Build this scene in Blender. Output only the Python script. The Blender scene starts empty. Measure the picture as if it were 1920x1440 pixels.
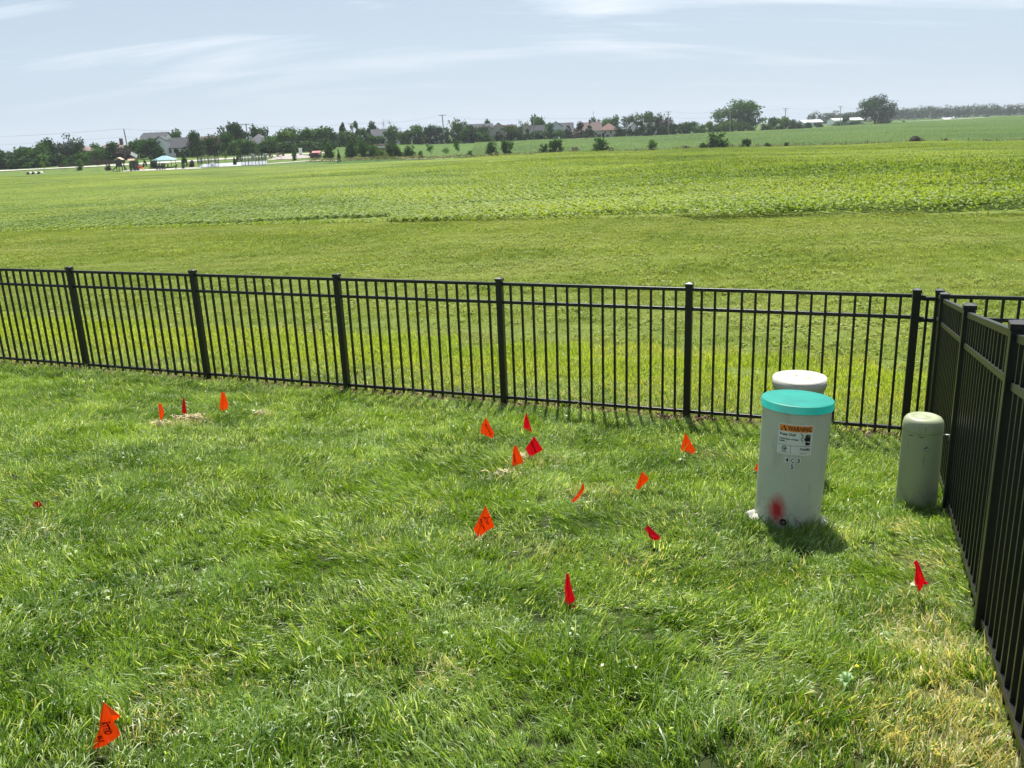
import bpy, math, random
import numpy as np
from mathutils import Vector, Matrix, Euler, noise

S = bpy.context.scene
C = S.collection
R = math.radians

# ------------------------------------------------------------------ camera, light, exposure
F, PITCH, ROLL, CH = 1627.0, 0.2820, 0.0406, 2.66
_c, _s = math.cos(PITCH), math.sin(PITCH)
_cr, _sr = math.cos(ROLL), math.sin(ROLL)
FW = Vector((0, _c, -_s)); UP0 = Vector((0, _s, _c)); RT0 = Vector((1, 0, 0))
IR = RT0 * _cr - UP0 * _sr
IU = RT0 * _sr + UP0 * _cr
cd = bpy.data.cameras.new('camera'); cam = bpy.data.objects.new('camera', cd); C.objects.link(cam)
cd.sensor_width = 36.0; cd.lens = F / 1920 * 36; cd.clip_start = 0.05; cd.clip_end = 12000
m = Matrix((IR, IU, -FW)).transposed().to_4x4(); m.translation = (0, 0, CH); cam.matrix_world = m
S.camera = cam

SUN_EL, SUN_AZ = R(58), R(5)            # azimuth from +Y towards +X
w = bpy.data.worlds.new('World'); S.world = w; w.use_nodes = True
nt = w.node_tree; nt.nodes.clear()
N = nt.nodes.new; L = nt.links.new
sky = N('ShaderNodeTexSky'); sky.sky_type = 'NISHITA'; sky.sun_disc = False
sky.sun_elevation = SUN_EL; sky.sun_rotation = SUN_AZ
sky.altitude = 200; sky.air_density = 1.0; sky.dust_density = 1.0; sky.ozone_density = 2.2
tc = N('ShaderNodeTexCoord'); sx = N('ShaderNodeSeparateXYZ'); L(tc.outputs['Generated'], sx.inputs[0])
def mth(op, a, b=None, clamp=False):
    n = N('ShaderNodeMath'); n.operation = op; n.use_clamp = clamp
    for i, v in enumerate((a, b)):
        if v is None: continue
        if isinstance(v, (int, float)): n.inputs[i].default_value = v
        else: L(v, n.inputs[i])
    return n.outputs[0]
zc = mth('MAXIMUM', sx.outputs[2], 0.0)
zz = mth('ADD', zc, 0.22)
cx = N('ShaderNodeCombineXYZ'); L(mth('DIVIDE', sx.outputs[0], zz), cx.inputs[0]); L(mth('DIVIDE', sx.outputs[1], zz), cx.inputs[1])
mp = N('ShaderNodeMapping'); L(cx.outputs[0], mp.inputs[0]); mp.inputs['Scale'].default_value = (0.75, 3.2, 1); mp.inputs['Location'].default_value = (14.4, 2.9, 0)
mp.inputs['Rotation'].default_value = (0, 0, R(-4))
nz = N('ShaderNodeTexNoise'); nz.noise_dimensions = '2D'; nz.inputs['Scale'].default_value = 1.0; nz.inputs['Detail'].default_value = 7; nz.inputs['Roughness'].default_value = 0.55; nz.inputs['Distortion'].default_value = 0.3
L(mp.outputs[0], nz.inputs['Vector'])
rp = N('ShaderNodeMapRange'); L(nz.outputs[0], rp.inputs[0]); rp.inputs[1].default_value = 0.53; rp.inputs[2].default_value = 0.80; rp.clamp = True; rp.inputs[4].default_value = 0.9
fd = N('ShaderNodeMapRange'); L(zc, fd.inputs[0]); fd.inputs[1].default_value = 0.02; fd.inputs[2].default_value = 0.12; cl = mth('MULTIPLY', rp.outputs[0], fd.outputs[0])
# pale veil, thicker towards the horizon all the way round
vl = N('ShaderNodeMapRange'); L(zc, vl.inputs[0]); vl.inputs[1].default_value = 0.0; vl.inputs[2].default_value = 0.32; vl.inputs[3].default_value = 0.92; vl.inputs[4].default_value = 0.30; vl.interpolation_type = 'SMOOTHSTEP'
mx1 = N('ShaderNodeMix'); mx1.data_type = 'RGBA'; L(vl.outputs[0], mx1.inputs[0]); L(sky.outputs[0], mx1.inputs[6]); mx1.inputs[7].default_value = (6.1, 7.3, 8.6, 1)
mx2 = N('ShaderNodeMix'); mx2.data_type = 'RGBA'; L(cl, mx2.inputs[0]); L(mx1.outputs[2], mx2.inputs[6]); mx2.inputs[7].default_value = (11.0, 11.5, 12.2, 1)
bg = N('ShaderNodeBackground'); bg.inputs[1].default_value = 0.057; L(mx2.outputs[2], bg.inputs[0])
wo = N('ShaderNodeOutputWorld'); L(bg.outputs[0], wo.inputs[0])

sl = bpy.data.lights.new('sun', 'SUN'); sl.energy = 5.0; sl.angle = R(0.5); sl.color = (1, 0.955, 0.88)
so = bpy.data.objects.new('sun', sl); C.objects.link(so)
sd = Vector((math.sin(SUN_AZ) * math.cos(SUN_EL), math.cos(SUN_AZ) * math.cos(SUN_EL), math.sin(SUN_EL)))
so.rotation_euler = sd.to_track_quat('Z', 'Y').to_euler()
S.view_settings.view_transform = 'Standard'; S.view_settings.look = 'None'
S.view_settings.exposure = 0.80; S.view_settings.gamma = 1; S.view_settings.use_curve_mapping = False
S.cycles.max_bounces = 6; S.cycles.transparent_max_bounces = 8; S.cycles.transmission_bounces = 4
S.cycles.volume_bounces = 0

# ------------------------------------------------------------------ helpers
def pixray(px, py):
    x = (px - 960) / F; y = (720 - py) / F
    X = x * _cr + y * _sr; Y = -x * _sr + y * _cr
    return X * RT0 + Y * UP0 + FW
def at(px, py, Y):
    v = pixray(px, py); return Vector((0, 0, CH)) + v * (Y / v.y)
def tag(o, label=None, cat=None, group=None, kind=None):
    if label: o['label'] = label
    if cat: o['category'] = cat
    if group: o['group'] = group
    if kind: o['kind'] = kind
    return o
def empty(name, loc, label=None, cat=None, group=None, rz=0.0):
    o = bpy.data.objects.new(name, None); C.objects.link(o); o.location = loc; o.rotation_euler = (0, 0, rz)
    o.empty_display_size = 0.1
    return tag(o, label, cat, group)
class MB:
    def __init__(s): s.v = []; s.f = []
    def box(s, c, d, M=None):
        n = len(s.v); cx, cy, cz = c; a, b, e = d[0] / 2, d[1] / 2, d[2] / 2
        for x, y, z in ((-a,-b,-e),(a,-b,-e),(a,b,-e),(-a,b,-e),(-a,-b,e),(a,-b,e),(a,b,e),(-a,b,e)):
            p = Vector((x, y, z))
            if M is not None: p = M @ p
            s.v.append((cx + p[0], cy + p[1], cz + p[2]))
        s.f += [(n,n+3,n+2,n+1),(n+4,n+5,n+6,n+7),(n,n+1,n+5,n+4),(n+1,n+2,n+6,n+5),(n+2,n+3,n+7,n+6),(n+3,n,n+4,n+7)]
        return s
    def bar(s, a, b, wx, wz):      # square bar from a to b
        a = Vector(a); b = Vector(b); d = (b - a); l = d.length; q = d.to_track_quat('X', 'Z').to_matrix()
        return s.box((a + b) / 2, (l, wx, wz), q)
    def tube(s, a, b, r1, r2=None, n=6, cap=True):
        if r2 is None: r2 = r1
        a = Vector(a); b = Vector(b); q = (b - a).to_track_quat('Z', 'Y').to_matrix(); k = len(s.v)
        for p, r in ((a, r1), (b, r2)):
            for i in range(n):
                t = 2 * math.pi * i / n; s.v.append(tuple(p + q @ Vector((r * math.cos(t), r * math.sin(t), 0))))
        for i in range(n): s.f.append((k + i, k + (i + 1) % n, k + n + (i + 1) % n, k + n + i))
        if cap: s.f.append(tuple(k + n + i for i in range(n))); s.f.append(tuple(k + n - 1 - i for i in range(n)))
        return s
    def lathe(s, prof, n=32, M=None):      # prof: (r, z)
        k = len(s.v)
        for r, z in prof:
            for i in range(n):
                t = 2 * math.pi * i / n; p = Vector((r * math.cos(t), r * math.sin(t), z))
                s.v.append(tuple(M @ p if M else p))
        for j in range(len(prof) - 1):
            for i in range(n):
                a = k + j * n + i; b = k + j * n + (i + 1) % n; s.f.append((a, b, b + n, a + n))
        return s
    def poly(s, pts): 
        n = len(s.v); s.v += [tuple(p) for p in pts]; s.f.append(tuple(range(n, n + len(pts)))); return s
    def mesh(s, name, mat=None, smooth=False):
        me = bpy.data.meshes.new(name); me.from_pydata(s.v, [], s.f); me.update()
        if mat: me.materials.append(mat)
        if smooth: me.polygons.foreach_set('use_smooth', [True] * len(me.polygons))
        return me
    def build(s, name, mat=None, parent=None, smooth=False, bevel=0):
        return link(name, s.mesh(name, mat, smooth), parent, bevel)
def link(name, me, parent=None, bevel=0, loc=None):
    o = bpy.data.objects.new(name, me); C.objects.link(o)
    if parent: o.parent = parent
    if loc is not None: o.location = loc
    if bevel:
        b = o.modifiers.new('bevel', 'BEVEL'); b.width = bevel; b.segments = 2; b.limit_method = 'ANGLE'
    return o
def np_mesh(name, v, fl, sizes, mat=None, attrs=None, smooth=False):
    me = bpy.data.meshes.new(name); v = np.asarray(v, np.float32); fl = np.asarray(fl, np.int32); sizes = np.asarray(sizes, np.int32)
    me.vertices.add(len(v)); me.vertices.foreach_set('co', v.ravel())
    if len(sizes):
        me.loops.add(len(fl)); me.loops.foreach_set('vertex_index', fl)
        me.polygons.add(len(sizes)); st = np.concatenate([[0], np.cumsum(sizes)[:-1]]).astype(np.int32)
        me.polygons.foreach_set('loop_start', st)
    if smooth: me.polygons.foreach_set('use_smooth', np.ones(len(sizes), bool))
    if attrs:
        for k, a in attrs.items():
            if a.ndim == 1:
                at_ = me.attributes.new(k, 'FLOAT', 'POINT'); at_.data.foreach_set('value', a.astype(np.float32))
            elif a.shape[1] == 3:
                at_ = me.attributes.new(k, 'FLOAT_VECTOR', 'POINT'); at_.data.foreach_set('vector', a.astype(np.float32).ravel())
            else:
                at_ = me.attributes.new(k, 'FLOAT_COLOR', 'POINT'); at_.data.foreach_set('color', a.astype(np.float32).ravel())
    if len(sizes): me.update(calc_edges=True); me.validate()
    if mat: me.materials.append(mat)
    return me

# ------------------------------------------------------------------ materials
def newmat(name):
    m = bpy.data.materials.new(name); m.use_nodes = True; return m, m.node_tree, m.node_tree.nodes['Principled BSDF']
def nd(nt, t, **kw):
    n = nt.nodes.new(t)
    for k, v in kw.items(): setattr(n, k, v)
    return n
def mixc(nt, fac, a, b, blend='MIX'):
    n = nt.nodes.new('ShaderNodeMix'); n.data_type = 'RGBA'; n.blend_type = blend
    for i, v in ((0, fac), (6, a), (7, b)):
        if isinstance(v, (int, float)): n.inputs[i].default_value = v
        elif isinstance(v, tuple): n.inputs[i].default_value = v if len(v) == 4 else (*v, 1)
        else: nt.links.new(v, n.inputs[i])
    return n.outputs[2]
def nmath(nt, op, a, b=None, clamp=False):
    n = nt.nodes.new('ShaderNodeMath'); n.operation = op; n.use_clamp = clamp
    for i, v in enumerate((a, b)):
        if v is None: continue
        if isinstance(v, (int, float)): n.inputs[i].default_value = v
        else: nt.links.new(v, n.inputs[i])
    return n.outputs[0]
def posnoise(nt, scale, detail=3, lo=0.35, hi=0.65, stretch=None, obj=False, seed=0.0):
    if obj: src = nd(nt, 'ShaderNodeTexCoord').outputs['Object']
    else: src = nd(nt, 'ShaderNodeNewGeometry').outputs['Position']
    mp = nd(nt, 'ShaderNodeMapping'); nt.links.new(src, mp.inputs[0]); mp.inputs['Location'].default_value = (seed, seed * 1.7, 0)
    if stretch: mp.inputs['Scale'].default_value = stretch
    n = nd(nt, 'ShaderNodeTexNoise'); n.inputs['Scale'].default_value = scale; n.inputs['Detail'].default_value = detail
    nt.links.new(mp.outputs[0], n.inputs['Vector'])
    r = nd(nt, 'ShaderNodeMapRange'); nt.links.new(n.outputs[0], r.inputs[0]); r.inputs[1].default_value = lo; r.inputs[2].default_value = hi
    return r.outputs[0]
def plain(name, col, rough=0.6, spec=0.4, var=0.12, scale=6.0, metal=0.0, bump=0.0, obj=True):
    m, t, b = newmat(name)
    n = posnoise(t, scale, 4, 0.3, 0.7, obj=obj)
    c2 = tuple(max(0, c * (1 - var)) for c in col); c1 = tuple(min(1, c * (1 + var)) for c in col)
    t.links.new(mixc(t, n, c1, c2), b.inputs['Base Color'])
    b.inputs['Roughness'].default_value = rough; b.inputs['Specular IOR Level'].default_value = spec; b.inputs['Metallic'].default_value = metal
    if bump:
        bp = nd(t, 'ShaderNodeBump'); bp.inputs['Strength'].default_value = bump; t.links.new(n, bp.inputs['Height']); t.links.new(bp.outputs[0], b.inputs['Normal'])
    return m
def leafmat(name, ca, cb, trans=0.35, tcol=None, rough=0.5, spec=0.35, wscale=0.25, third=None, dry=None, pale=None):
    """ca..cb by per-leaf random and by world patches; dry: blend colour driven by the instance's 'dry'"""
    m, t, b = newmat(name); ln = t.links.new
    at_ = nd(t, 'ShaderNodeAttribute', attribute_name='rnd')
    p = posnoise(t, wscale, 3, 0.38, 0.62)
    f = nmath(t, 'ADD', nmath(t, 'MULTIPLY', at_.outputs['Fac'], 0.6), nmath(t, 'MULTIPLY', p, 0.4), True)
    col = mixc(t, f, ca, cb)
    if third:
        p2 = posnoise(t, wscale * 2.3, 3, 0.45, 0.72, seed=31.0); col = mixc(t, nmath(t, 'MULTIPLY', p2, third[1]), col, third[0])
    if dry:
        ia = nd(t, 'ShaderNodeAttribute', attribute_name='dry', attribute_type='INSTANCER')
        r2 = nmath(t, 'FRACT', nmath(t, 'MULTIPLY', at_.outputs['Fac'], 17.31))
        k = nmath(t, 'LESS_THAN', r2, ia.outputs['Fac']); col = mixc(t, k, col, dry)
    if pale:
        r3 = nmath(t, 'FRACT', nmath(t, 'MULTIPLY', at_.outputs['Fac'], 41.7)); pw = posnoise(t, 1.9, 3, .42, .66, seed=71.0)
        col = mixc(t, nmath(t, 'LESS_THAN', r3, nmath(t, 'ADD', nmath(t, 'MULTIPLY', pw, .30), .03)), col, pale)  # silvery glints of the blades, put into the colour in random patches
    tr = nd(t, 'ShaderNodeBsdfTranslucent')
    ln(mixc(t, 1.0, col, tcol or (1.5, 1.45, 0.7), 'MULTIPLY'), tr.inputs[0])
    ln(col, b.inputs['Base Color']); b.inputs['Roughness'].default_value = rough; b.inputs['Specular IOR Level'].default_value = spec
    ms = nd(t, 'ShaderNodeMixShader'); ms.inputs[0].default_value = trans
    ln(b.outputs[0], ms.inputs[1]); ln(tr.outputs[0], ms.inputs[2]); ln(ms.outputs[0], t.nodes['Material Output'].inputs[0])
    return m

M = {}
M['black'] = plain('black_powder_coat', (0.006, 0.0065, 0.007), 0.38, 0.5, 0.2, 40)
M['blade'] = leafmat('lawn_blade', (0.026, 0.092, 0.006), (0.215, 0.345, 0.030), 0.42, (1.7, 1.6, 0.6), 0.42, 0.6, 1.3, ((0.29, 0.43, 0.14), 0.75), dry=(0.52, 0.48, 0.27), pale=(0.46, 0.56, 0.30))
M['verge'] = leafmat('verge_blade', (0.14, 0.215, 0.045), (0.33, 0.405, 0.110), 0.33, (1.5, 1.4, 0.6), 0.7, 0.08, 0.25, ((0.33, 0.37, 0.13), 0.7), dry=(0.38, 0.36, 0.18))
M['strip'] = leafmat('unmown_blade', (0.22, 0.33, 0.03), (0.42, 0.50, 0.07), 0.42, (1.5, 1.4, 0.5), 0.45, 0.4, 0.5, dry=(0.42, 0.40, 0.18))
M['farcrop'] = leafmat('far_crop_leaf', (0.060, 0.135, 0.022), (0.15, 0.26, 0.045), 0.30, (1.5, 1.4, 0.6), 0.6, 0.2, 0.02)
M['weed'] = leafmat('weed_leaf', (0.10, 0.20, 0.03), (0.20, 0.32, 0.05), 0.30, (1.5, 1.4, 0.6), 0.45, 0.4, 0.6)
M['soy'] = leafmat('soy_leaf', (0.075, 0.150, 0.024), (0.32, 0.42, 0.090), 0.36, (1.6, 1.5, 0.5), 0.6, 0.25, 0.035, ((0.34, 0.41, 0.08), 0.7))
M['straw'] = plain('straw', (0.62, 0.54, 0.33), 0.8, 0.2, 0.3, 60)
M['mulch'] = plain('mulch_chip', (0.22, 0.15, 0.10), 0.9, 0.2, 0.5, 30, obj=False)

# ------------------------------------------------------------------ terrain
P0 = np.array([-0.08807748, 8.43111094]); DIR = np.array([0.93032366, -0.36673955]); NRM = np.array([-0.36673955, -0.93032366])
KPX = np.array([-2500, 0, 350, 700, 960, 1300, 1600, 1920, 4500], float); KU = (KPX - 960) / F
KY = np.array([0, 30, 60, 120, 200, 225, 240, 250, 270, 300, 380, 450, 600, 1000, 6000], float)
KZ = np.array([
 [-.1,-.40,-0.8,-1.6,-2.7,-3.0,-2.6,-2.0,-2.3,-2.4,-2.6,-2.6,-2.6,-2.6,-2.6],
 [-.1,-.40,-0.8,-1.6,-2.7,-3.0,-2.6,-2.0,-2.3,-2.4,-2.6,-2.6,-2.6,-2.6,-2.6],
 [-.1,-.42,-0.8,-1.6,-2.8,-3.2,-2.9,-2.2,-1.2,-0.4,-0.3,-0.3,-0.3,-0.3,-0.3],
 [-.1,-.42,-0.8,-1.7,-3.0,-3.35,-2.5,-1.9,-1.2,-0.6, 0.2, 0.2, 0.2, 0.2, 0.2],
 [-.1,-.45,-0.9,-1.7,-3.0,-3.30,-3.1,-2.9,-2.6,-2.2,-1.1,-1.1,-1.1,-1.1,-1.1],
 [-.1,-.50,-1.0,-1.9,-3.3,-3.75,-3.7,-3.5,-3.2,-2.8,-1.8,-1.1,-1.1,-1.3,-1.3],
 [-.1,-.55,-1.1,-2.1,-3.7,-4.15,-4.1,-4.0,-3.8,-3.5,-2.8,-2.3,-1.7,-1.3,-1.3],
 [-.1,-.60,-1.2,-2.3,-4.4,-4.90,-4.9,-4.8,-4.6,-4.3,-3.8,-3.3,-2.6,-1.3,-1.3],
 [-.1,-.60,-1.2,-2.3,-4.4,-4.90,-4.9,-4.8,-4.6,-4.3,-3.8,-3.3,-2.6,-1.3,-1.3]])
def terr(X, Y):
    X = np.asarray(X, float); Y = np.asarray(Y, float)
    Yc = np.maximum(Y, 8.0)
    u = np.clip(X / Yc, KU[0], KU[-1])
    iu = np.clip(np.searchsorted(KU, u) - 1, 0, len(KU) - 2); fu = (u - KU[iu]) / (KU[iu + 1] - KU[iu]); fu = fu * fu * (3 - 2 * fu)
    Yk = np.clip(Y, 0, KY[-1]); iy = np.clip(np.searchsorted(KY, Yk) - 1, 0, len(KY) - 2); fy = (Yk - KY[iy]) / (KY[iy + 1] - KY[iy])
    far = (KZ[iu, iy] * (1 - fu) + KZ[iu + 1, iy] * fu) * (1 - fy) + (KZ[iu, iy + 1] * (1 - fu) + KZ[iu + 1, iy + 1] * fu) * fy
    s = (X - P0[0]) * DIR[0] + (Y - P0[1]) * DIR[1]; t = (X - P0[0]) * NRM[0] + (Y - P0[1]) * NRM[1]
    base = -0.0031 * np.clip(s, -12, 12)
    tp = np.clip(t, 0, 11); near = base + 0.1226 * tp + 0.0065 * tp ** 2 * np.clip((10 - tp) / 6, 0, 1)
    near = near + 0.018 * np.sin(X * 1.9 + Y * .7) * np.sin(Y * 2.3 - X * .5) * np.clip(t, 0, 1) 
    w_ = np.clip(-t / 6.0, 0, 1); w_ = w_ * w_ * (3 - 2 * w_)
    # shallow step down just behind the fence
    dip = -0.10 * np.clip((-t - 2.2) / 0.6, 0, 1) * np.clip(1 - (-t - 3) / 12, 0, 1)
    beh = base * (1 - w_) + far * w_ + dip
    return np.where(t > 0, near, beh)
def tz(x, y): return float(terr(x, y))
def gpt(px, Y, dz=0.0):
    x = 0.0
    for _ in range(6):
        z = tz(x, Y) + dz; d = Vector((x, Y, z - CH)); 
        # image x of point = (d.IR)/(d.FW)
        e = 960 + F * d.dot(IR) / d.dot(FW) - px; x -= e * d.dot(FW) / F
    return Vector((x, Y, tz(x, Y) + dz))
def hit(px, py):
    v = pixray(px, py); a, b = 0.5, 4000.0
    t = 0.5
    while t < 4000:
        p = v * t
        if CH + p.z < tz(p.x, p.y): b = t; break
        a = t; t *= 1.03
    for _ in range(30):
        mm = (a + b) / 2; p = v * mm
        if CH + p.z < tz(p.x, p.y): b = mm
        else: a = mm
    p = v * a; return Vector((p.x, p.y, CH + p.z))

# soy field near edge, from the edge as it stands across the verge
EDGE = [hit(px, py) for px, py in ((-700, 470), (0, 436), (400, 424), (800, 416), (1100, 411), (1500, 407), (1920, 404), (2700, 392))]
ex = np.array([p.x for p in EDGE]); ey = np.array([p.y for p in EDGE])
def edgeY(X): return np.interp(X, ex, ey)

sg = np.sinh(np.linspace(-7.2, 7.2, 361)); gx = sg / sg[-1] * 3500
ya = np.concatenate([np.linspace(-40, -3, 14)[:-1], np.arange(-3, 14, 0.2), 14 * (4200 / 14) ** np.linspace(0, 1, 230)])
GX, GY = np.meshgrid(gx, ya); GZ = terr(GX, GY)
ny, nx = GX.shape
idx = np.arange(ny * nx).reshape(ny, nx)
q = np.stack([idx[:-1, :-1], idx[:-1, 1:], idx[1:, 1:], idx[1:, :-1]], -1).reshape(-1, 4)
T_ = (GX - P0[0]) * NRM[0] + (GY - P0[1]) * NRM[1]
col = np.zeros((ny, nx, 4)); col[..., 3] = 1
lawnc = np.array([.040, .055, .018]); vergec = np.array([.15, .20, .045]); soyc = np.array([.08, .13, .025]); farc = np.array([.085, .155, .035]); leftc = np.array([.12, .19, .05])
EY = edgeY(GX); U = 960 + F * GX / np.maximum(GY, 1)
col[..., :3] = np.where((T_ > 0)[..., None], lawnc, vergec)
soyz = (GY > EY + 2.2) & (GY < 224); col[soyz, :3] = soyc
farz = (GY >= 224); col[farz, :3] = farc
lz = farz & (U < 640); col[lz, :3] = leftc
for px_, py_, rr_, aa_ in ((1820, 1400, .34, .45), (1810, 1320, .28, .45), (1770, 1230, .24, .4), (1720, 1185, .18, .4), (1000, 872, .15, .7), (345, 797, .16, .8), (1100, 930, .14, .7), (1735, 1060, .14, .7)):
    p_ = hit(px_, py_); k_ = (aa_ * np.exp(-((GX - p_.x) ** 2 + (GY - p_.y) ** 2) / rr_ ** 2))[..., None]; col[..., :3] = col[..., :3] * (1 - k_) + np.array([.16, .15, .06]) * k_
mul = np.abs(T_) < 0.17; col[mul, :3] = (.12, .09, .06)
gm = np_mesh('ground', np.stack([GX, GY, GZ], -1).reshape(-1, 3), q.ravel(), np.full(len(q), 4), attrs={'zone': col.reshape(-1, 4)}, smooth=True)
m, t, b = newmat('ground'); a_ = nd(t, 'ShaderNodeAttribute', attribute_name='zone')
n1 = posnoise(t, 1.2, 5, 0.3, 0.7); n2 = posnoise(t, 0.05, 4, 0.35, 0.65, (0.35, 1.0, 1.0)); n3 = posnoise(t, 14, 4, 0.3, 0.7)
c_ = mixc(t, n1, a_.outputs['Color'], mixc(t, 1.0, a_.outputs['Color'], (0.72, 0.78, 0.7), 'MULTIPLY'))
c_ = mixc(t, n2, c_, mixc(t, 1.0, c_, (1.35, 1.18, 1.0), 'MULTIPLY'))
c_ = mixc(t, nmath(t, 'MULTIPLY', n3, 0.6), c_, mixc(t, 1.0, c_, (0.55, 0.6, 0.6), 'MULTIPLY'))
t.links.new(c_, b.inputs['Base Color']); b.inputs['Roughness'].default_value = 0.95; b.inputs['Specular IOR Level'].default_value = 0.1
bp = nd(t, 'ShaderNodeBump'); bp.inputs['Strength'].default_value = 0.7; bp.inputs['Distance'].default_value = 0.2; t.links.new(n1, bp.inputs['Height']); t.links.new(bp.outputs[0], b.inputs['Normal'])
gm.materials.append(m)
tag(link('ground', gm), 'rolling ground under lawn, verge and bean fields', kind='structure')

# ------------------------------------------------------------------ geometry-node scatter
def blades(rng, n, foot, l0, l1, wd, lean=0.5, curl=0.5, seg=2, round_foot=True):
    ang = rng.uniform(0, 2 * np.pi, n)
    if round_foot:
        rr = foot * np.sqrt(rng.uniform(0, 1, n)); pa = rng.uniform(0, 2 * np.pi, n); bx_ = rr * np.cos(pa); by_ = rr * np.sin(pa)
    else:
        bx_ = rng.uniform(-foot, foot, n); by_ = rng.uniform(-foot, foot, n)
    ln_ = rng.uniform(l0, l1, n); le = np.abs(rng.normal(0, lean, n)); cu = rng.uniform(0, curl, n) ; wdd = wd * rng.uniform(.7, 1.25, n)
    tw = ang + np.pi / 2 + rng.uniform(-.6, .6, n)
    V = []; 
    ss = np.linspace(0, 1, seg + 1)
    x, y, z = bx_.copy(), by_.copy(), np.full(n, -0.005); th = le * .5; rows = []
    for k, s_ in enumerate(ss):
        wk = wdd * (1 - s_ ** 2 * .6) / 2
        if k == seg: rows.append(np.stack([x, y, z], -1)[:, None])
        else:
            rows.append(np.stack([np.stack([x - wk * np.cos(tw), y - wk * np.sin(tw), z], -1), np.stack([x + wk * np.cos(tw), y + wk * np.sin(tw), z], -1)], 1))
        st = ln_ / seg; x = x + st * np.sin(th) * np.cos(ang); y = y + st * np.sin(th) * np.sin(ang); z = z + st * np.cos(th); th = np.minimum(th + (le * .5 + cu) , 2.0)
    v = np.concatenate(rows, 1); nv = v.shape[1]; base = np.arange(n) * nv
    f = []; sz = []
    quads = [np.stack([base + 2 * k, base + 2 * k + 1, base + 2 * k + 3, base + 2 * k + 2], -1) for k in range(seg - 1)]
    tri = np.stack([base + 2 * seg - 2, base + 2 * seg - 1, base + 2 * seg], -1)
    fl = np.concatenate([qq.ravel() for qq in quads] + [tri.ravel()]); sz = np.concatenate([np.full(n * (seg - 1), 4), np.full(n, 3)])
    rnd = np.repeat(rng.uniform(0, 1, n), nv)
    return v.reshape(-1, 3), fl, sz, rnd
def leafcards(rng, pts, size, nrm=None, spread=1.0, quadlike=True):
    n = len(pts); size = np.broadcast_to(size, n) * rng.uniform(.65, 1.3, n)
    if nrm is None: nrm = np.tile([0, 0, 1.0], (n, 1))
    nn = nrm + rng.normal(0, spread, (n, 3)); nn /= np.linalg.norm(nn, axis=1)[:, None] + 1e-9
    a = rng.normal(0, 1, (n, 3)); a -= nn * (a * nn).sum(1)[:, None]; a /= np.linalg.norm(a, axis=1)[:, None]; b_ = np.cross(nn, a)
    s = size[:, None]
    v = np.stack([pts - a * s * .6, pts + b_ * s * .36 + nn * s * .1, pts + a * s * .6, pts - b_ * s * .36 + nn * s * .1], 1)
    return v.reshape(-1, 3), np.arange(n * 4), np.full(n, 4), np.repeat(rng.uniform(0, 1, n), 4)
def cat_parts(parts):
    V = []; Fl = []; Sz = []; Rn = []; o = 0
    for v, f, s, r in parts: V.append(v); Fl.append(np.asarray(f) + o); Sz.append(s); Rn.append(r); o += len(v)
    return np.concatenate(V), np.concatenate(Fl), np.concatenate(Sz), np.concatenate(Rn)
def proto_collection(name, meshes):
    pc = bpy.data.collections.new(name)
    for i, me in enumerate(meshes):
        pc.objects.link(bpy.data.objects.new('%s_source_%02d' % (name, i), me))
    return pc
def scatter(name, pc, pts, eul, scl, ids, dry, label, mat=None):
    me = np_mesh(name, pts, np.zeros(0, int), np.zeros(0, int), attrs={'rot': eul, 'scl': scl, 'idx': ids.astype(float), 'dry': dry})
    o = link(name, me); tag(o, label, kind='stuff')
    ng = bpy.data.node_groups.new(name, 'GeometryNodeTree'); ng.interface.new_socket('Geometry', in_out='INPUT', socket_type='NodeSocketGeometry'); ng.interface.new_socket('Geometry', in_out='OUTPUT', socket_type='NodeSocketGeometry')
    gi = ng.nodes.new('NodeGroupInput'); go = ng.nodes.new('NodeGroupOutput')
    ip = ng.nodes.new('GeometryNodeInstanceOnPoints'); ci = ng.nodes.new('GeometryNodeCollectionInfo')
    ci.inputs['Collection'].default_value = pc; ci.inputs['Separate Children'].default_value = True; ci.inputs['Reset Children'].default_value = True
    def na(nm, ty):
        n = ng.nodes.new('GeometryNodeInputNamedAttribute'); n.data_type = ty; n.inputs[0].default_value = nm; return n.outputs[0]
    l = ng.links.new
    l(gi.outputs[0], ip.inputs['Points']); l(ci.outputs[0], ip.inputs['Instance']); ip.inputs['Pick Instance'].default_value = True
    ti = ng.nodes.new('FunctionNodeFloatToInt'); l(na('idx', 'FLOAT'), ti.inputs[0]); l(ti.outputs[0], ip.inputs['Instance Index'])
    e2 = ng.nodes.new('FunctionNodeEulerToRotation'); l(na('rot', 'FLOAT_VECTOR'), e2.inputs[0]); l(e2.outputs[0], ip.inputs['Rotation'])
    l(na('scl', 'FLOAT_VECTOR'), ip.inputs['Scale']); l(ip.outputs[0], go.inputs[0])
    md = o.modifiers.new('scatter', 'NODES'); md.node_group = ng
    return o
def tilt_euler(yaw, tilt, az):
    # R = Rz(az) Ry(tilt) Rz(yaw-az) -> XYZ euler
    ca, sa = np.cos(az), np.sin(az); ct, st = np.cos(tilt), np.sin(tilt); cb, sb = np.cos(yaw - az), np.sin(yaw - az)
    r00 = ca * ct * cb - sa * sb; r10 = sa * ct * cb + ca * sb; r20 = -st * cb; r21 = st * sb; r22 = ct
    return np.stack([np.arctan2(r21, r22), np.arcsin(np.clip(-r20, -1, 1)), np.arctan2(r10, r00)], -1)
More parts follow.
